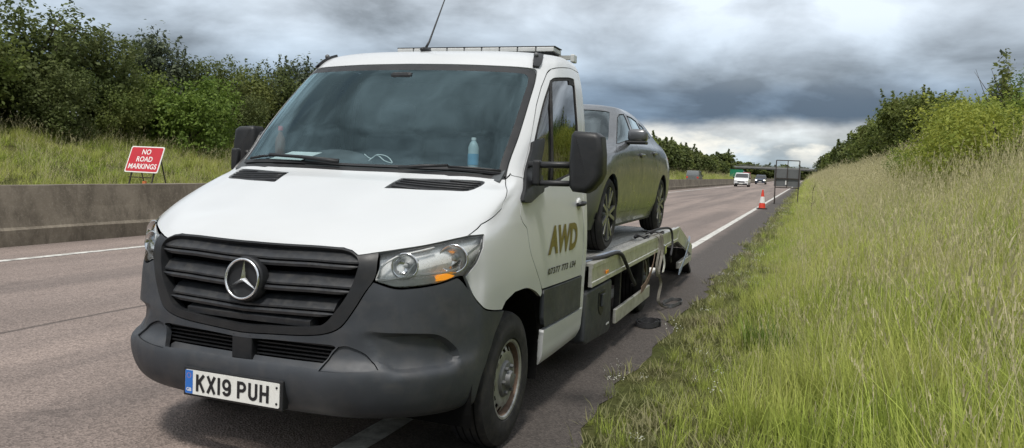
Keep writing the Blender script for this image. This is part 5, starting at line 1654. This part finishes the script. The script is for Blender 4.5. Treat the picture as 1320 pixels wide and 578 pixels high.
kind('field_tree', 2.4, 5.6, 10000, .16, 18, 'leaf_mid', 9, 14, 1.2, .2, .14)
kind('field_tree2', 2.6, 5.2, 10000, .16, 19, 'leaf_mid', 9, 14, 1.2, .2, .14)
kind('far_tree', 3.2, 6.0, 3600, .38, 20, 'leaf_mid', 10, 10, 1.3, .2, .2)
kind('far_tree2', 3.2, 5.6, 3600, .38, 21, 'leaf_dark', 9, 10, 1.3, .2, .2)
def sapling_data(key, H, seed, mat):
    rg = np.random.default_rng(seed)
    bl = []
    for k in range(7):
        f = .35 + .62 * k / 6
        a = rg.uniform(0, 6.28)
        d = .28 * (1.1 - f) * H * .5
        bl.append((math.cos(a) * d, math.sin(a) * d, H * f, .17 * H * (1.15 - f), .17 * H * (1.15 - f), .10 * H))
    CROWN[key] = (crown_data('crown', bl, 700, .085, seed, mat, 6, .4, .45), trunk_data('trunk', H * 1.25, .03, 7, seed), .5, H)
sapling_data('sapling', 2.6, 31, 'leaf_grey')
sapling_data('sapling2', 2.4, 32, 'leaf_mid')
_rt = random.Random(77)
def plant(key, x, y, top, name, label, cat, group=None, wide=1.0, sink=.45):
    cr, tr, W, H = CROWN[key]
    gz = ground_z(x, y) - sink
    k = (top - gz) / H
    e = empty(name, (x, y, gz), _rt.uniform(0, 6.28), label, cat, group)
    e.scale = (k * wide, k * wide, k)
    c = link(bpy.data.objects.new('foliage' if cat != 'tree' else 'crown', cr), e)
    t = link(bpy.data.objects.new('trunk' if cat == 'tree' else 'stem', tr), e)
    return e
HG = 'hedge trees on the left bank'
for key, x, y, top, label, w in (
    ('hawthorn', -27.8, 15.6, 5.6, 'dark leafy hedge tree cut off by the left edge of the picture', 1.15),
    ('hawthorn2', -28.2, 18.6, 5.9, 'rounded green hedge tree second from the left edge', 1.1),
    ('blackthorn', -28.9, 22.0, 7.0, 'tall feathery dark tree topping the hedge at far left', 1.25),
    ('hawthorn', -28.0, 24.2, 6.0, 'dark hedge tree just right of the tallest feathery one', 1.05),
    ('hawthorn2', -28.3, 26.6, 5.5, 'low rounded hedge tree left of the spiky one', 1.0),
    ('willow', -28.8, 28.6, 7.0, 'spiky grey-green tree rising above the bright round shrub', .95),
    ('hawthorn', -28.2, 30.6, 5.75, 'dark hedge tree right behind the bright round shrub', 1.05),
    ('hawthorn2', -28.2, 33.2, 6.2, 'bushy green hedge tree above the truck bonnet', 1.0),
    ('blackthorn', -28.0, 35.4, 6.3, 'dark hedge tree left of the truck windscreen', 1.0),
    ('willow', -27.6, 37.8, 7.0, 'pale leafy hedge tree touching the top of the windscreen edge', 1.05)):
    plant(key, x, y, top, 'hedge_tree', label, 'tree', HG, w)
for y, label in ((17.0, 'dark tree of the back row seen through the hedge at the left edge'), (21.5, 'back-row tree behind the tall feathery one')):
    plant('hawthorn', -31.0, y, 5.4, 'hedge_tree', label, 'tree', HG, 1.3)
for key, x, y, top, label, w in (
    ('shrub', -25.9, 27.4, 4.75, 'bright green round shrub in front of the hedge behind the red board', 1.0),
    ('hawthorn', -26.6, 13.6, 4.2, 'dark low bush at the very left edge under the hedge tree', 1.1),
    ('hawthorn2', -26.4, 17.4, 4.1, 'leafy green bush low in the hedge at the left edge', .95),
    ('hawthorn', -26.3, 21.2, 4.3, 'dark arching bush low in the hedge above the grass bank', 1.1),
    ('hawthorn2', -26.5, 24.0, 4.2, 'green bush low in the hedge left of the bright shrub', .9),
    ('hawthorn', -26.4, 31.6, 4.2, 'dark bush low in the hedge right of the bright shrub', 1.0),
    ('hawthorn2', -26.3, 35.2, 4.3, 'green bush low in the hedge beside the truck mirror', 1.0)):
    plant(key, x, y, top, 'hedge_bush', label, 'bush', 'bushes at the foot of the left hedge', w)
for i, y in enumerate((41.5, 46, 52, 59, 67, 76, 86, 97, 109, 121)):
    plant(('field_tree', 'field_tree2')[i % 2], -27.5 + .8 * math.sin(i * 2.1), y, 7.2 + .5 * math.sin(i * 1.7), 'hedge_tree', 'hedge tree on the left bank hidden behind the truck', 'tree', 'hedge trees behind the truck', 1.15)
ORD = ('nearest', 'second', 'third', 'fourth', 'fifth', 'sixth', 'seventh', 'eighth', 'ninth', 'tenth', 'farthest')
FG = 'trees on the far left bank'
for i, (y, x, top) in enumerate(((132, -25.5, 7.0), (140, -25, 7.6), (149, -25.5, 7.2), (158, -25, 7.4), (168, -25.5, 6.9), (179, -25, 7.0), (191, -25.5, 6.4), (204, -25, 6.4), (218, -25, 6.2), (233, -24.5, 5.8), (250, -24.5, 5.4))):
    plant(('far_tree', 'far_tree2')[i % 2], x, y, top, 'bank_tree', '%s tree from the towed car in the row falling away towards the bridge' % ORD[i], 'tree', FG, 1.0)
plant('far_tree2', -33, 330, 10.5, 'round_tree', 'dark round tree on the skyline left of the bridge', 'tree', None, 1.4)
plant('far_tree', -40, 345, 7.5, 'round_tree', 'lower tree beside the round one on the skyline', 'tree', None, 1.4)
for i, (x, y, top) in enumerate(((-30, 470, 9.0), (-22, 480, 8.2), (-12, 500, 8.6), (-2, 520, 8.0), (-40, 475, 9.4), (8, 500, 8.2), (-55, 470, 9), (-70, 470, 9))):
    plant(('far_tree', 'far_tree2')[i % 2], x, y, top, 'distant_tree', '%s small tree from the left beyond the distant bridge' % ORD[[-70, -55, -40, -30, -22, -12, -2, 8].index(x)], 'tree', 'trees beyond the bridge', 1.8)
RG = 'bushes on the right bank'
for key, x, y, top, label, w in (
    ('bramble', 5.0, 24.5, 3.7, 'yellow-green bramble bush at the right edge of the picture', 1.0),
    ('bramble', 5.8, 29.5, 4.05, 'large yellow-green bush on the bank left of the edge one', 1.15),
    ('bush', 7.6, 27.5, 4.9, 'green bush high on the bank at the right edge', 1.1),
    ('bramble', 6.6, 35.5, 4.35, 'yellow-green bush below the two saplings', 1.05),
    ('bush', 8.6, 34.0, 5.4, 'green bush topping the bank behind the saplings', 1.05),
    ('bush', 8.6, 41.0, 5.4, 'green bush on the crest between saplings and dark trees', 1.1),
    ('bramble', 4.4, 31.0, 2.75, 'small bright bush low on the slope by the right edge', .9),
    ('bush', 4.7, 44.0, 2.85, 'low green bush alone halfway up the straw slope', .95),
    ('bush', 9.2, 50.0, 5.7, 'olive bush on the crest right of the dark tree clump', 1.1)):
    plant(key, x, y, top, 'bank_bush', label, 'bush', RG, w)
plant('sapling', 7.4, 38.0, 6.45, 'sapling', 'thin leafy sapling left of two sticking up from the bank', 'tree', 'saplings on the right bank')
plant('sapling2', 6.9, 34.2, 5.95, 'sapling', 'thin upright sapling nearest the right edge of the picture', 'tree', 'saplings on the right bank')
plant('sapling2', 8.2, 44.5, 6.5, 'sapling', 'short sapling between the bushes and the dark tree clump', 'tree', 'saplings on the right bank')
TG = 'dark trees on the right crest'
for key, x, y, top, label, w in (
    ('field_tree2', 9.6, 60.0, 7.2, 'dark green tree at the right end of the crest clump', 1.15),
    ('field_tree', 9.8, 67.0, 8.2, 'green tree second from the right in the crest clump', 1.1),
    ('field_tree2', 9.5, 76.0, 9.4, 'dark green tree in the middle of the crest clump', 1.1),
    ('field_tree2', 9.2, 87.0, 10.3, 'tallest dark green tree of the crest clump', 1.1),
    ('field_tree', 8.9, 98.0, 10.2, 'dark tree left of the tallest in the crest clump', 1.1),
    ('field_tree2', 8.6, 108.0, 9.6, 'dark tree at the left end of the crest clump', 1.0),
    ('field_tree', 8.2, 120.0, 8.6, 'lower green tree where the crest row starts dropping', 1.1)):
    plant(key, x, y, top, 'crest_tree', label, 'tree', TG, w)
for i, y in enumerate((134, 150, 168, 188, 210, 235, 262, 292, 325, 360, 400)):
    plant(('far_tree', 'far_tree2')[i % 2], 8.6 + .7 * math.sin(i * 1.3), y, 9.4 + .010 * (y - 134) + .5 * math.sin(i * 2.3), 'crest_tree', '%s tree from the dark clump in the far row along the right crest' % ORD[i], 'tree', 'far trees on the right crest', .95)

# ------------------------------------------------------------------ grass
def clump_mesh(name, seed, n, rad, h0, h1, w, seeds=0, broad=0.0, flowers=0):
    rg = np.random.default_rng(seed)
    V, F, TN, TP, MI = [], [], [], [], []
    def blade(base, az, H, lean, wd, tone, mi=0, seg=3):
        b = len(V)
        d = np.array([math.cos(az), math.sin(az), 0])
        sd = np.array([-d[1], d[0], 0])
        for i in range(seg + 1):
            f = i / seg
            c = np.array(base) + d * lean * H * f ** 2 + np.array([0, 0, H * f * (1 - .18 * lean * f)])
            ww = wd * (1 - .75 * f ** 1.5) * (.7 + .6 * math.sin(math.pi * min(1, f + .2)))
            if i == seg:
                V.append(c); TN.append(tone); TP.append(1.0)
            else:
                V.extend([c - sd * ww / 2, c + sd * ww / 2]); TN.extend([tone] * 2); TP.extend([f] * 2)
        for i in range(seg - 1):
            F.append((b + 2 * i, b + 2 * i + 1, b + 2 * i + 3, b + 2 * i + 2)); MI.append(mi)
        F.append((b + 2 * seg - 2, b + 2 * seg - 1, b + 2 * seg)); MI.append(mi)
    wind = rg.uniform(0, 6.28)
    for k in range(n):
        a, r = rg.uniform(0, 6.28), rad * rg.uniform(0, 1) ** .6
        blade((r * math.cos(a), r * math.sin(a), -.03), a + rg.normal() * .9, rg.uniform(h0, h1), rg.uniform(.08, .55) + (rg.uniform(0, .7) if rg.uniform() < .35 else 0) + broad * .3, w * rg.uniform(.6, 1.3), rg.uniform(0, 1))
    for k in range(seeds):
        a, r = rg.uniform(0, 6.28), rad * rg.uniform(0, 1)
        H = h1 * rg.uniform(1.05, 1.7)
        az, ln = rg.uniform(0, 6.28), rg.uniform(.08, .35)
        base = np.array((r * math.cos(a), r * math.sin(a), -.02))
        d = np.array([math.cos(az), math.sin(az), 0])
        blade(tuple(base), az, H, ln, .0028, rg.uniform(.6, 1), 1, 3)
        tip = base + d * ln * H + np.array([0, 0, H * (1 - .18 * ln)])
        # feathery head: short bristles along the top of the stalk
        m = 10
        for j in range(m):
            f = 1 - .20 * j / m
            c = base + d * ln * H * f ** 2 + np.array([0, 0, H * f * (1 - .18 * ln * f)])
            a2 = rg.uniform(0, 6.28)
            blade(tuple(c), a2, .024 + .016 * rg.uniform(), .35, .0045, rg.uniform(.2, 1), 1, 2)
    for k in range(flowers):
        a, r = rg.uniform(0, 6.28), rad * rg.uniform(0, 1)
        H = h1 * rg.uniform(.8, 1.3)
        base = (r * math.cos(a), r * math.sin(a), 0)
        blade(base, a, H, .1, .003, .5)
        c = np.array(base) + np.array([math.cos(a) * .1 * H, math.sin(a) * .1 * H, H * .98])
        for j in range(6):
            blade(tuple(c + rg.normal(size=3) * .012), rg.uniform(0, 6.28), .007, 1.5, .007, rg.uniform(0, 1), 2, 2)
    me = bpy.data.meshes.new(name)
    me.from_pydata([tuple(v) for v in V], [], F)
    for mt in ('grass_blade' if not broad else 'weed_leaf', 'grass_seed', 'flower_white'):
        me.materials.append(MATS[mt])
    me.polygons.foreach_set('material_index', MI)
    attr(me, 'tone', TN)
    attr(me, 'tip', TP)
    me.update()
    return me
clumps = bpy.data.collections.new('grass_clumps')
CL = []
def add_clump(**kw):
    nm = 'grass_clump_%02d' % len(CL)
    o = bpy.data.objects.new(nm, clump_mesh(nm, 100 + len(CL), **kw))
    clumps.objects.link(o)
    CL.append(nm)
for k in range(5):
    add_clump(n=32, rad=.13, h0=.14, h1=.50, w=.0075)                  # 0-4 lush blades
for k in range(3):
    add_clump(n=24, rad=.14, h0=.18, h1=.50, w=.0070, seeds=3)         # 5-7 blades with a few heads
for k in range(3):
    add_clump(n=16, rad=.16, h0=.20, h1=.50, w=.0048, seeds=6)         # 8-10 straw heads
for k in range(3):
    add_clump(n=26, rad=.12, h0=.05, h1=.16, w=.011, broad=.8)         # 11-13 low broad weeds
add_clump(n=14, rad=.12, h0=.06, h1=.18, w=.009, broad=.8, flowers=5)  # 14 white flowers
def scatter(name, label, pos, rot, scl, idx):
    me = bpy.data.meshes.new(name)
    me.vertices.add(len(pos))
    me.vertices.foreach_set('co', np.asarray(pos, np.float32).ravel())
    for an, ty, val in (('rot', 'FLOAT_VECTOR', rot), ('scl', 'FLOAT_VECTOR', scl)):
        a = me.attributes.new(an, ty, 'POINT')
        a.data.foreach_set('vector', np.asarray(val, np.float32).ravel())
    a = me.attributes.new('idx', 'INT', 'POINT')
    a.data.foreach_set('value', np.asarray(idx, np.int32))
    me.update()
    o = link(bpy.data.objects.new(name, me))
    tag(o, label, 'grass', None, 'stuff')
    ng = bpy.data.node_groups.new(name + '_scatter', 'GeometryNodeTree')
    ng.interface.new_socket('Geometry', in_out='INPUT', socket_type='NodeSocketGeometry')
    ng.interface.new_socket('Geometry', in_out='OUTPUT', socket_type='NodeSocketGeometry')
    N, Lk = ng.nodes, ng.links
    gi, go = N.new('NodeGroupInput'), N.new('NodeGroupOutput')
    iop, ci = N.new('GeometryNodeInstanceOnPoints'), N.new('GeometryNodeCollectionInfo')
    ci.inputs['Collection'].default_value = clumps
    ci.inputs['Separate Children'].default_value = True
    ci.inputs['Reset Children'].default_value = True
    iop.inputs['Pick Instance'].default_value = True
    def named(n_, t_):
        a_ = N.new('GeometryNodeInputNamedAttribute')
        a_.data_type = t_
        a_.inputs['Name'].default_value = n_
        return [s_ for s_ in a_.outputs if s_.enabled][0]
    mp = N.new('GeometryNodeMeshToPoints')
    Lk.new(gi.outputs[0], mp.inputs['Mesh'])
    Lk.new(mp.outputs[0], iop.inputs['Points'])
    Lk.new(ci.outputs[0], iop.inputs['Instance'])
    Lk.new(named('idx', 'INT'), iop.inputs['Instance Index'])
    er = N.new('FunctionNodeEulerToRotation')
    Lk.new(named('rot', 'FLOAT_VECTOR'), er.inputs[0])
    Lk.new(er.outputs[0], iop.inputs['Rotation'])
    Lk.new(named('scl', 'FLOAT_VECTOR'), iop.inputs['Scale'])
    Lk.new(iop.outputs[0], go.inputs[0])
    md = o.modifiers.new('scatter', 'NODES')
    md.node_group = ng
    return o
def value_noise(x, y, s_, seed):
    return .5 + .25 * (np.sin(x * s_ * 1.3 + seed) * np.cos(y * s_ * .9 + seed * 2.1) + np.sin(x * s_ * 2.7 - y * s_ * 1.9 + seed * .7) + .0)
def sow_right():
    rg = np.random.default_rng(4)
    P, R_, S_, I_ = [], [], [], []
    bands = [(2.2, 9, 95, .95), (9, 16, 62, 1.05), (16, 30, 30, 1.25), (30, 60, 12, 1.7), (60, 130, 4.0, 2.4), (130, 330, 1.1, 3.6)]
    for y0, y1, dens, sc in bands:
        x0, x1 = -1.28, 12.5
        if y1 <= 9: x1 = 4.0
        elif y1 <= 16: x1 = 6.5
        n = int((x1 - x0) * (y1 - y0) * dens)
        x, y = rg.uniform(x0, x1, n), rg.uniform(y0, y1, n)
        edge = -1.14 + .10 * np.sin(y * 2.1) + .07 * np.sin(y * 5.3 + 1)
        keep = x > edge + rg.uniform(-.02, .25, n) * (y < 40)
        keep &= ~((y < 3.2) & (np.abs(x) < .4))
        x, y = x[keep], y[keep]
        n = len(x)
        z = np.array([ground_z(a, b) for a, b in zip(x, y)])
        pn = value_noise(x, y, .55, 3.0) + rg.normal(size=n) * .12
        up = np.clip((x - 1.5) / 5.0, 0, 1)
        far = np.clip((y - 14) / 30, 0, 1)
        straw = np.clip(.05 + .18 * up + .62 * far * np.clip((x - .3) / 3, 0, 1) + .35 * (pn - .5), 0, .9)
        u = rg.uniform(0, 1, n)
        near_edge = np.clip(1.25 - (x + 1.15) / .75, 0, 1)
        short = .35 + .65 * np.clip((x + .75) / 1.3, 0, 1)
        idx = np.where(u < straw, rg.integers(8, 11, n), np.where(u < straw + .20, rg.integers(5, 8, n), rg.integers(0, 5, n)))
        low = rg.uniform(0, 1, n) < near_edge * .85
        idx = np.where((x < -.35) & (idx > 4) & (rg.uniform(0, 1, n) < .8), rg.integers(0, 5, n), idx)
        idx = np.where(low, np.where(rg.uniform(0, 1, n) < .05, 14, rg.integers(11, 14, n)), idx)
        k = sc * rg.uniform(.7, 1.35, n) * np.where(low, .8, short * (.85 + .3 * np.clip((x + .6) / 2.5, 0, 1))) * (.8 + .45 * np.clip(value_noise(x, y, 1.1, 8.0), 0, 1))
        S_.append(np.stack([k * (1.0 if sc < 1.5 else 1.25), k * (1.0 if sc < 1.5 else 1.25), k * (1.0 if sc < 1.5 else .62)], 1))
        P.append(np.stack([x, y, z], 1))
        tl = .12
        R_.append(np.stack([rg.normal(size=n) * tl + .06, rg.normal(size=n) * tl - .05, rg.uniform(0, 6.28, n)], 1))
        I_.append(idx)
    return scatter('verge_grass', 'long green and straw-coloured grass covering the right verge and bank', np.vstack(P), np.vstack(R_), np.vstack(S_), np.concatenate(I_))
sow_right()
def sow_left():
    rg = np.random.default_rng(9)
    P, R_, S_, I_ = [], [], [], []
    for y0, y1, dens, sc in ((8, 45, 13, 1.35), (45, 130, 3.0, 2.2), (130, 300, .8, 3.2)):
        n = int(9.2 * (y1 - y0) * dens)
        x, y = rg.uniform(-28.8, -19.6, n), rg.uniform(y0, y1, n)
        z = np.array([ground_z(a, b) for a, b in zip(x, y)])
        u = rg.uniform(0, 1, n)
        idx = np.where(u < .25, rg.integers(8, 11, n), np.where(u < .5, rg.integers(5, 8, n), rg.integers(0, 5, n)))
        k = sc * rg.uniform(.7, 1.3, n) * .85
        S_.append(np.stack([k * 1.25, k * 1.25, k * .72], 1))
        P.append(np.stack([x, y, z], 1))
        R_.append(np.stack([rg.normal(size=n) * .1, rg.normal(size=n) * .1, rg.uniform(0, 6.28, n)], 1))
        I_.append(idx)
    return scatter('bank_grass', 'rough olive grass on the bank beyond the opposite carriageway', np.vstack(P), np.vstack(R_), np.vstack(S_), np.concatenate(I_))
sow_left()

# ------------------------------------------------------------------ single plants that stand out in the verge
def lone_clump(name, label, cat, x, y, mat, **kw):
    me = clump_mesh('leaves', **kw)
    me.materials[0] = MATS[mat]
    e = empty(name, (x, y, ground_z(x, y)), .7, label, cat)
    link(bpy.data.objects.new('leaves', me), e)
lone_clump('grass_tuft', 'bright fresh green tuft standing out in the verge beside the truck', 'plant', -.22, 6.55, 'leaf_bright', seed=501, n=110, rad=.20, h0=.16, h1=.36, w=.016)
def dead_weed(x, y, h, label, seed):
    rnd = random.Random(seed)
    e = empty('dead_weed', (x, y, ground_z(x, y)), 0, label, 'plant')
    m = MB()
    m.tube([(0, 0, -.05), (.03, .02, h * .5), (.05, .0, h)], [.012, .009, .004], 6)
    for k in range(7):
        z = h * rnd.uniform(.45, .95)
        a = rnd.uniform(0, 6.28)
        L = h * rnd.uniform(.12, .28)
        m.tube([(.03, .01, z), (.03 + math.cos(a) * L * .5, math.sin(a) * L * .5, z + L * .5), (.03 + math.cos(a) * L * .7, math.sin(a) * L * .7, z + L)], [.006, .004, .002], 5)
    m.build('stem', 'bark', e, True)
dead_weed(.15, 27.0, 1.25, 'dark dead weed stalk standing right of the grey temporary sign', 4)
dead_weed(.55, 29.5, 1.0, 'shorter dead weed stalk farther right in the verge grass', 9)
# ------------------------------------------------------------------ traffic in the distance
simple('van_white', (.72, .73, .74), .3, var=.03, coat=.5)
simple('suv_blue', (.030, .045, .075), .25, metal=.3, var=.05, coat=.8)
simple('silver_grey', (.20, .21, .21), .3, metal=.5, var=.05, coat=.6)
simple('truck_red', (.40, .05, .04), .4, var=.05)
glass_mat('dark_glass', (.06, .07, .075), 1.6, gloss=1.6)
simple('lamp_on', (.8, .8, .75), .2, var=.0, emit=((1.0, .95, .85), 2.5))
def build_vehicle(name, label, cat, x, y, rz, paint, L, W, H, style, lit=False, group=None):
    """front faces -y locally; body lofted from cross-sections, glass, lamps, wheels"""
    e = empty(name, (x, y, .006), rz, label, cat, group)
    w = W / 2
    if style == 'van':
        st = [(0, .42, .62, .86), (.06, .30, .80, .97), (.30, .26, 1.02, 1.0), (.85, .24, 1.15, 1.0), (L - .1, .26, 1.15, 1.0), (L, .40, 1.10, .97)]
        gh = [(.70, 1.12, 1.16, .97, .97), (1.45, 1.12, H - .08, .97, .86), (1.75, 1.12, H, .98, .84), (L - .25, 1.12, H, .98, .85), (L - .03, 1.10, 1.30, .97, .95)]
    else:
        st = [(0, .45, .66, .84), (.06, .30, .86, .96), (.32, .26, 1.00, 1.0), (1.0, .26, 1.08, 1.0), (L - .15, .28, 1.08, 1.0), (L, .42, 1.0, .95)]
        gh = [(1.05, 1.05, 1.09, .95, .95), (1.75, 1.05, H - .08, .95, .80), (2.1, 1.05, H, .96, .79), (L - .8, 1.05, H - .02, .96, .79), (L - .12, 1.03, 1.2, .94, .90)]
    b = MB()
    vs_ = []
    for yy, z0, z1, k in st:
        vs_ += [(-w * k * .96, yy, z0), (-w * k, yy, (z0 + z1) / 2), (-w * k * .97, yy, z1), (w * k * .97, yy, z1), (w * k, yy, (z0 + z1) / 2), (w * k * .96, yy, z0)]
    m = 6
    fs = [(i * m + j, i * m + (j + 1) % m, (i + 1) * m + (j + 1) % m, (i + 1) * m + j) for i in range(len(st) - 1) for j in range(m)]
    fs += [tuple(range(m)), tuple((len(st) - 1) * m + j for j in range(m))]
    b.add(vs_, fs).build('body', paint, e, auto=35)
    c = MB()
    vs_ = []
    for yy, z0, z1, k0, k1 in gh:
        vs_ += [(-w * k0, yy, z0), (-w * k1, yy, z1), (w * k1, yy, z1), (w * k0, yy, z0)]
    fs = [(i * 4 + j, i * 4 + (j + 1) % 4, (i + 1) * 4 + (j + 1) % 4, (i + 1) * 4 + j) for i in range(len(gh) - 1) for j in range(4)]
    fs += [(0, 1, 2, 3), tuple((len(gh) - 1) * 4 + j for j in range(4))]
    c.add(vs_, fs).build('cabin', paint, e, auto=30)
    # windscreen and side glass stand 5 mm proud of the cabin
    (ya, _, za, ka, kb), (yb, _, zb, kc, kd) = gh[0], gh[1]
    def lerp(f, s_):
        return (s_ * w * ((ka * (1 - f) + kd * f) - .05), ya + (yb - ya) * f - .012, za + (zb - za) * f + .012)
    MB().add([lerp(.06, -1), lerp(.06, 1), lerp(.94, 1), lerp(.94, -1)], [(0, 1, 2, 3)]).build('windscreen', 'dark_glass', e, fix=False)
    for sg in (1, -1):
        y2 = gh[3][0]
        n = 1 if style == 'van' else 3
        for q in range(n):
            a0 = yb + .05 + (y2 - yb - .1) * q / 3
            a1 = yb + .05 + (y2 - yb - .1) * (q + 1) / 3 - .08
            zt, zl = H - .16, 1.18
            MB().add([(sg * (w * .955 + .012), a0 - (.35 if q == 0 else 0), zl), (sg * (w * .955 + .012), a1, zl), (sg * (w * .87 + .012), a1, zt), (sg * (w * .87 + .012), a0, zt)], [(0, 1, 2, 3)]).build('side_window', 'dark_glass', e, fix=False)
        MB().box(sg * (w - .40), sg * (w - .06), -.015, .16, .68, .84, .03).build('headlight', 'lamp_on' if lit else 'lamp_grey', e)
        MB().box(sg * (w + .01), sg * (w + .2), 1.05, 1.18, 1.08, 1.26, .03).build('mirror', 'black_plastic', e)
        MB().box(sg * (w - .30), sg * (w - .06), L - .02, L + .012, .8, 1.05, .01).build('tail_light', 'cone_red', e)
        for yy in (.85, L - .85):
            wh = MB().lathe([(sg * -.1, .20), (sg * -.1, .31), (sg * -.06, .335), (sg * .07, .335), (sg * .10, .31), (sg * .10, .20)], 24, 'X', (sg * (w - .10), yy, .335)).build('wheel', 'rubber', e, auto=40)
            MB().lathe([(sg * .06, .20), (sg * .085, .15), (sg * .085, 0)], 16, 'X', (sg * (w - .10), yy, .335)).build('rim', 'rim_steel', wh)
    MB().box(-w * .5, w * .5, -.02, .05, .56, .74, .02).build('grille', 'black_plastic', e)
    MB().box(-w * .85, w * .85, -.03, .10, .26, .46, .04).build('bumper', 'black_plastic' if style == 'van' else paint, e)
    MB().box(-.26, .26, -.04, -.032, .40, .51).build('number_plate', 'plate_white', e)
    return e
build_vehicle('delivery_van', 'small white van driving towards the camera in the outer lane', 'van', -8.1, 106, .0, 'van_white', 4.4, 1.85, 1.84, 'van')
build_vehicle('suv', 'dark blue car with headlights on following the white van', 'car', -8.2, 152, 0, 'suv_blue', 4.6, 1.92, 1.75, 'suv', True)
build_vehicle('oncoming_car', 'silver-grey van on the opposite carriageway seen above the barrier', 'van', -15.4, 118, math.pi, 'silver_grey', 4.6, 1.85, 1.9, 'van')
build_vehicle('distant_car', 'tiny white car far off to the left of the grass bank', 'car', -3.4, 300, 0, 'van_white', 4.4, 1.85, 1.6, 'suv', False)
build_vehicle('distant_car', 'tiny silver car far off right behind the grey sign', 'car', -4.8, 360, 0, 'silver_grey', 4.4, 1.85, 1.6, 'suv', False)
build_vehicle('distant_van', 'red van far off between the dark blue car and the grey sign', 'van', -14.5, 210, math.pi, 'truck_red', 5.0, 1.95, 2.3, 'van')

# ------------------------------------------------------------------ things lying on the dashboard
def dash_thing(name, label, cat, pts):
    e = empty(name, world_pt(pts), TRUCK_RZ, label, cat)
    return e
e = dash_thing('cola_bottle', 'dark drinks bottle with a red cap behind the windscreen', 'bottle', (-.70, 1.235, 1.456))
MB().lathe([(0, 0), (0, .031), (.10, .033), (.135, .030), (.165, .014), (.19, .012)], 20, 'Z').build('bottle_body', 'bottle_brown', e, auto=40)
MB().lathe([(.185, .016), (.212, .016), (.214, 0)], 16, 'Z').build('cap', 'red_cap', e, auto=40)
e = dash_thing('water_bottle', 'clear water bottle with a blue label behind the windscreen', 'bottle', (.60, 1.26, 1.456))
MB().lathe([(0, 0), (0, .030), (.12, .031), (.145, .022), (.158, .013), (.165, .013)], 20, 'Z').build('bottle_body', 'bottle_clear', e, auto=40)
MB().lathe([(.022, .032), (.085, .0325)], 20, 'Z').build('bottle_label', 'bottle_blue', e, fix=False, auto=40)
MB().lathe([(.163, .014), (.178, .014), (.179, 0)], 16, 'Z').build('cap', 'paper', e, auto=40)
e = dash_thing('paper_sheet', 'pale green paper lying on the dashboard by the steering wheel', 'paper', (-.50, 1.10, 1.462))
MB().add([(-.13, -.06, .0), (.10, -.07, .0), (.13, .10, .05), (-.09, .11, .05), (-.13, -.06, .002), (.10, -.07, .002), (.13, .10, .052), (-.09, .11, .052)], [(0, 1, 2, 3), (7, 6, 5, 4), (0, 4, 5, 1), (1, 5, 6, 2), (2, 6, 7, 3), (3, 7, 4, 0)]).build('sheet', 'paper', e)
e = dash_thing('white_cable', 'tangled white cable lying on the dashboard', 'cable', (.0, 1.24, 1.46))
MB().tube(spline([(-.10, 0, .055), (-.06, .01, .03), (-.01, .0, .055), (.05, .01, .045), (.09, 0, .01), (.05, -.02, .02), (-.02, .01, .05), (-.07, 0, .015)]), .003, 6).build('loop', 'paper', e, True)
e = dash_thing('hivis_jacket', 'yellow high-visibility jacket hung inside the cab by the passenger door', 'jacket', (.70, 2.05, 1.0))
bmj = MB().ico((0, 0, .45), 1.0, 3, (.13, .10, .42))
rj = random.Random(3)
bmj.v = [(x + .02 * math.sin(z * 21 + x * 9), y + .02 * math.sin(z * 17 + 2), z) for x, y, z in bmj.v]
bmj.build('jacket_body', 'hivis', e, True)
MB().tube([(.0, 0, .8), (.0, .05, .95), (.02, .1, .98)], .006, 6).build('hanger', 'chrome', e, True)
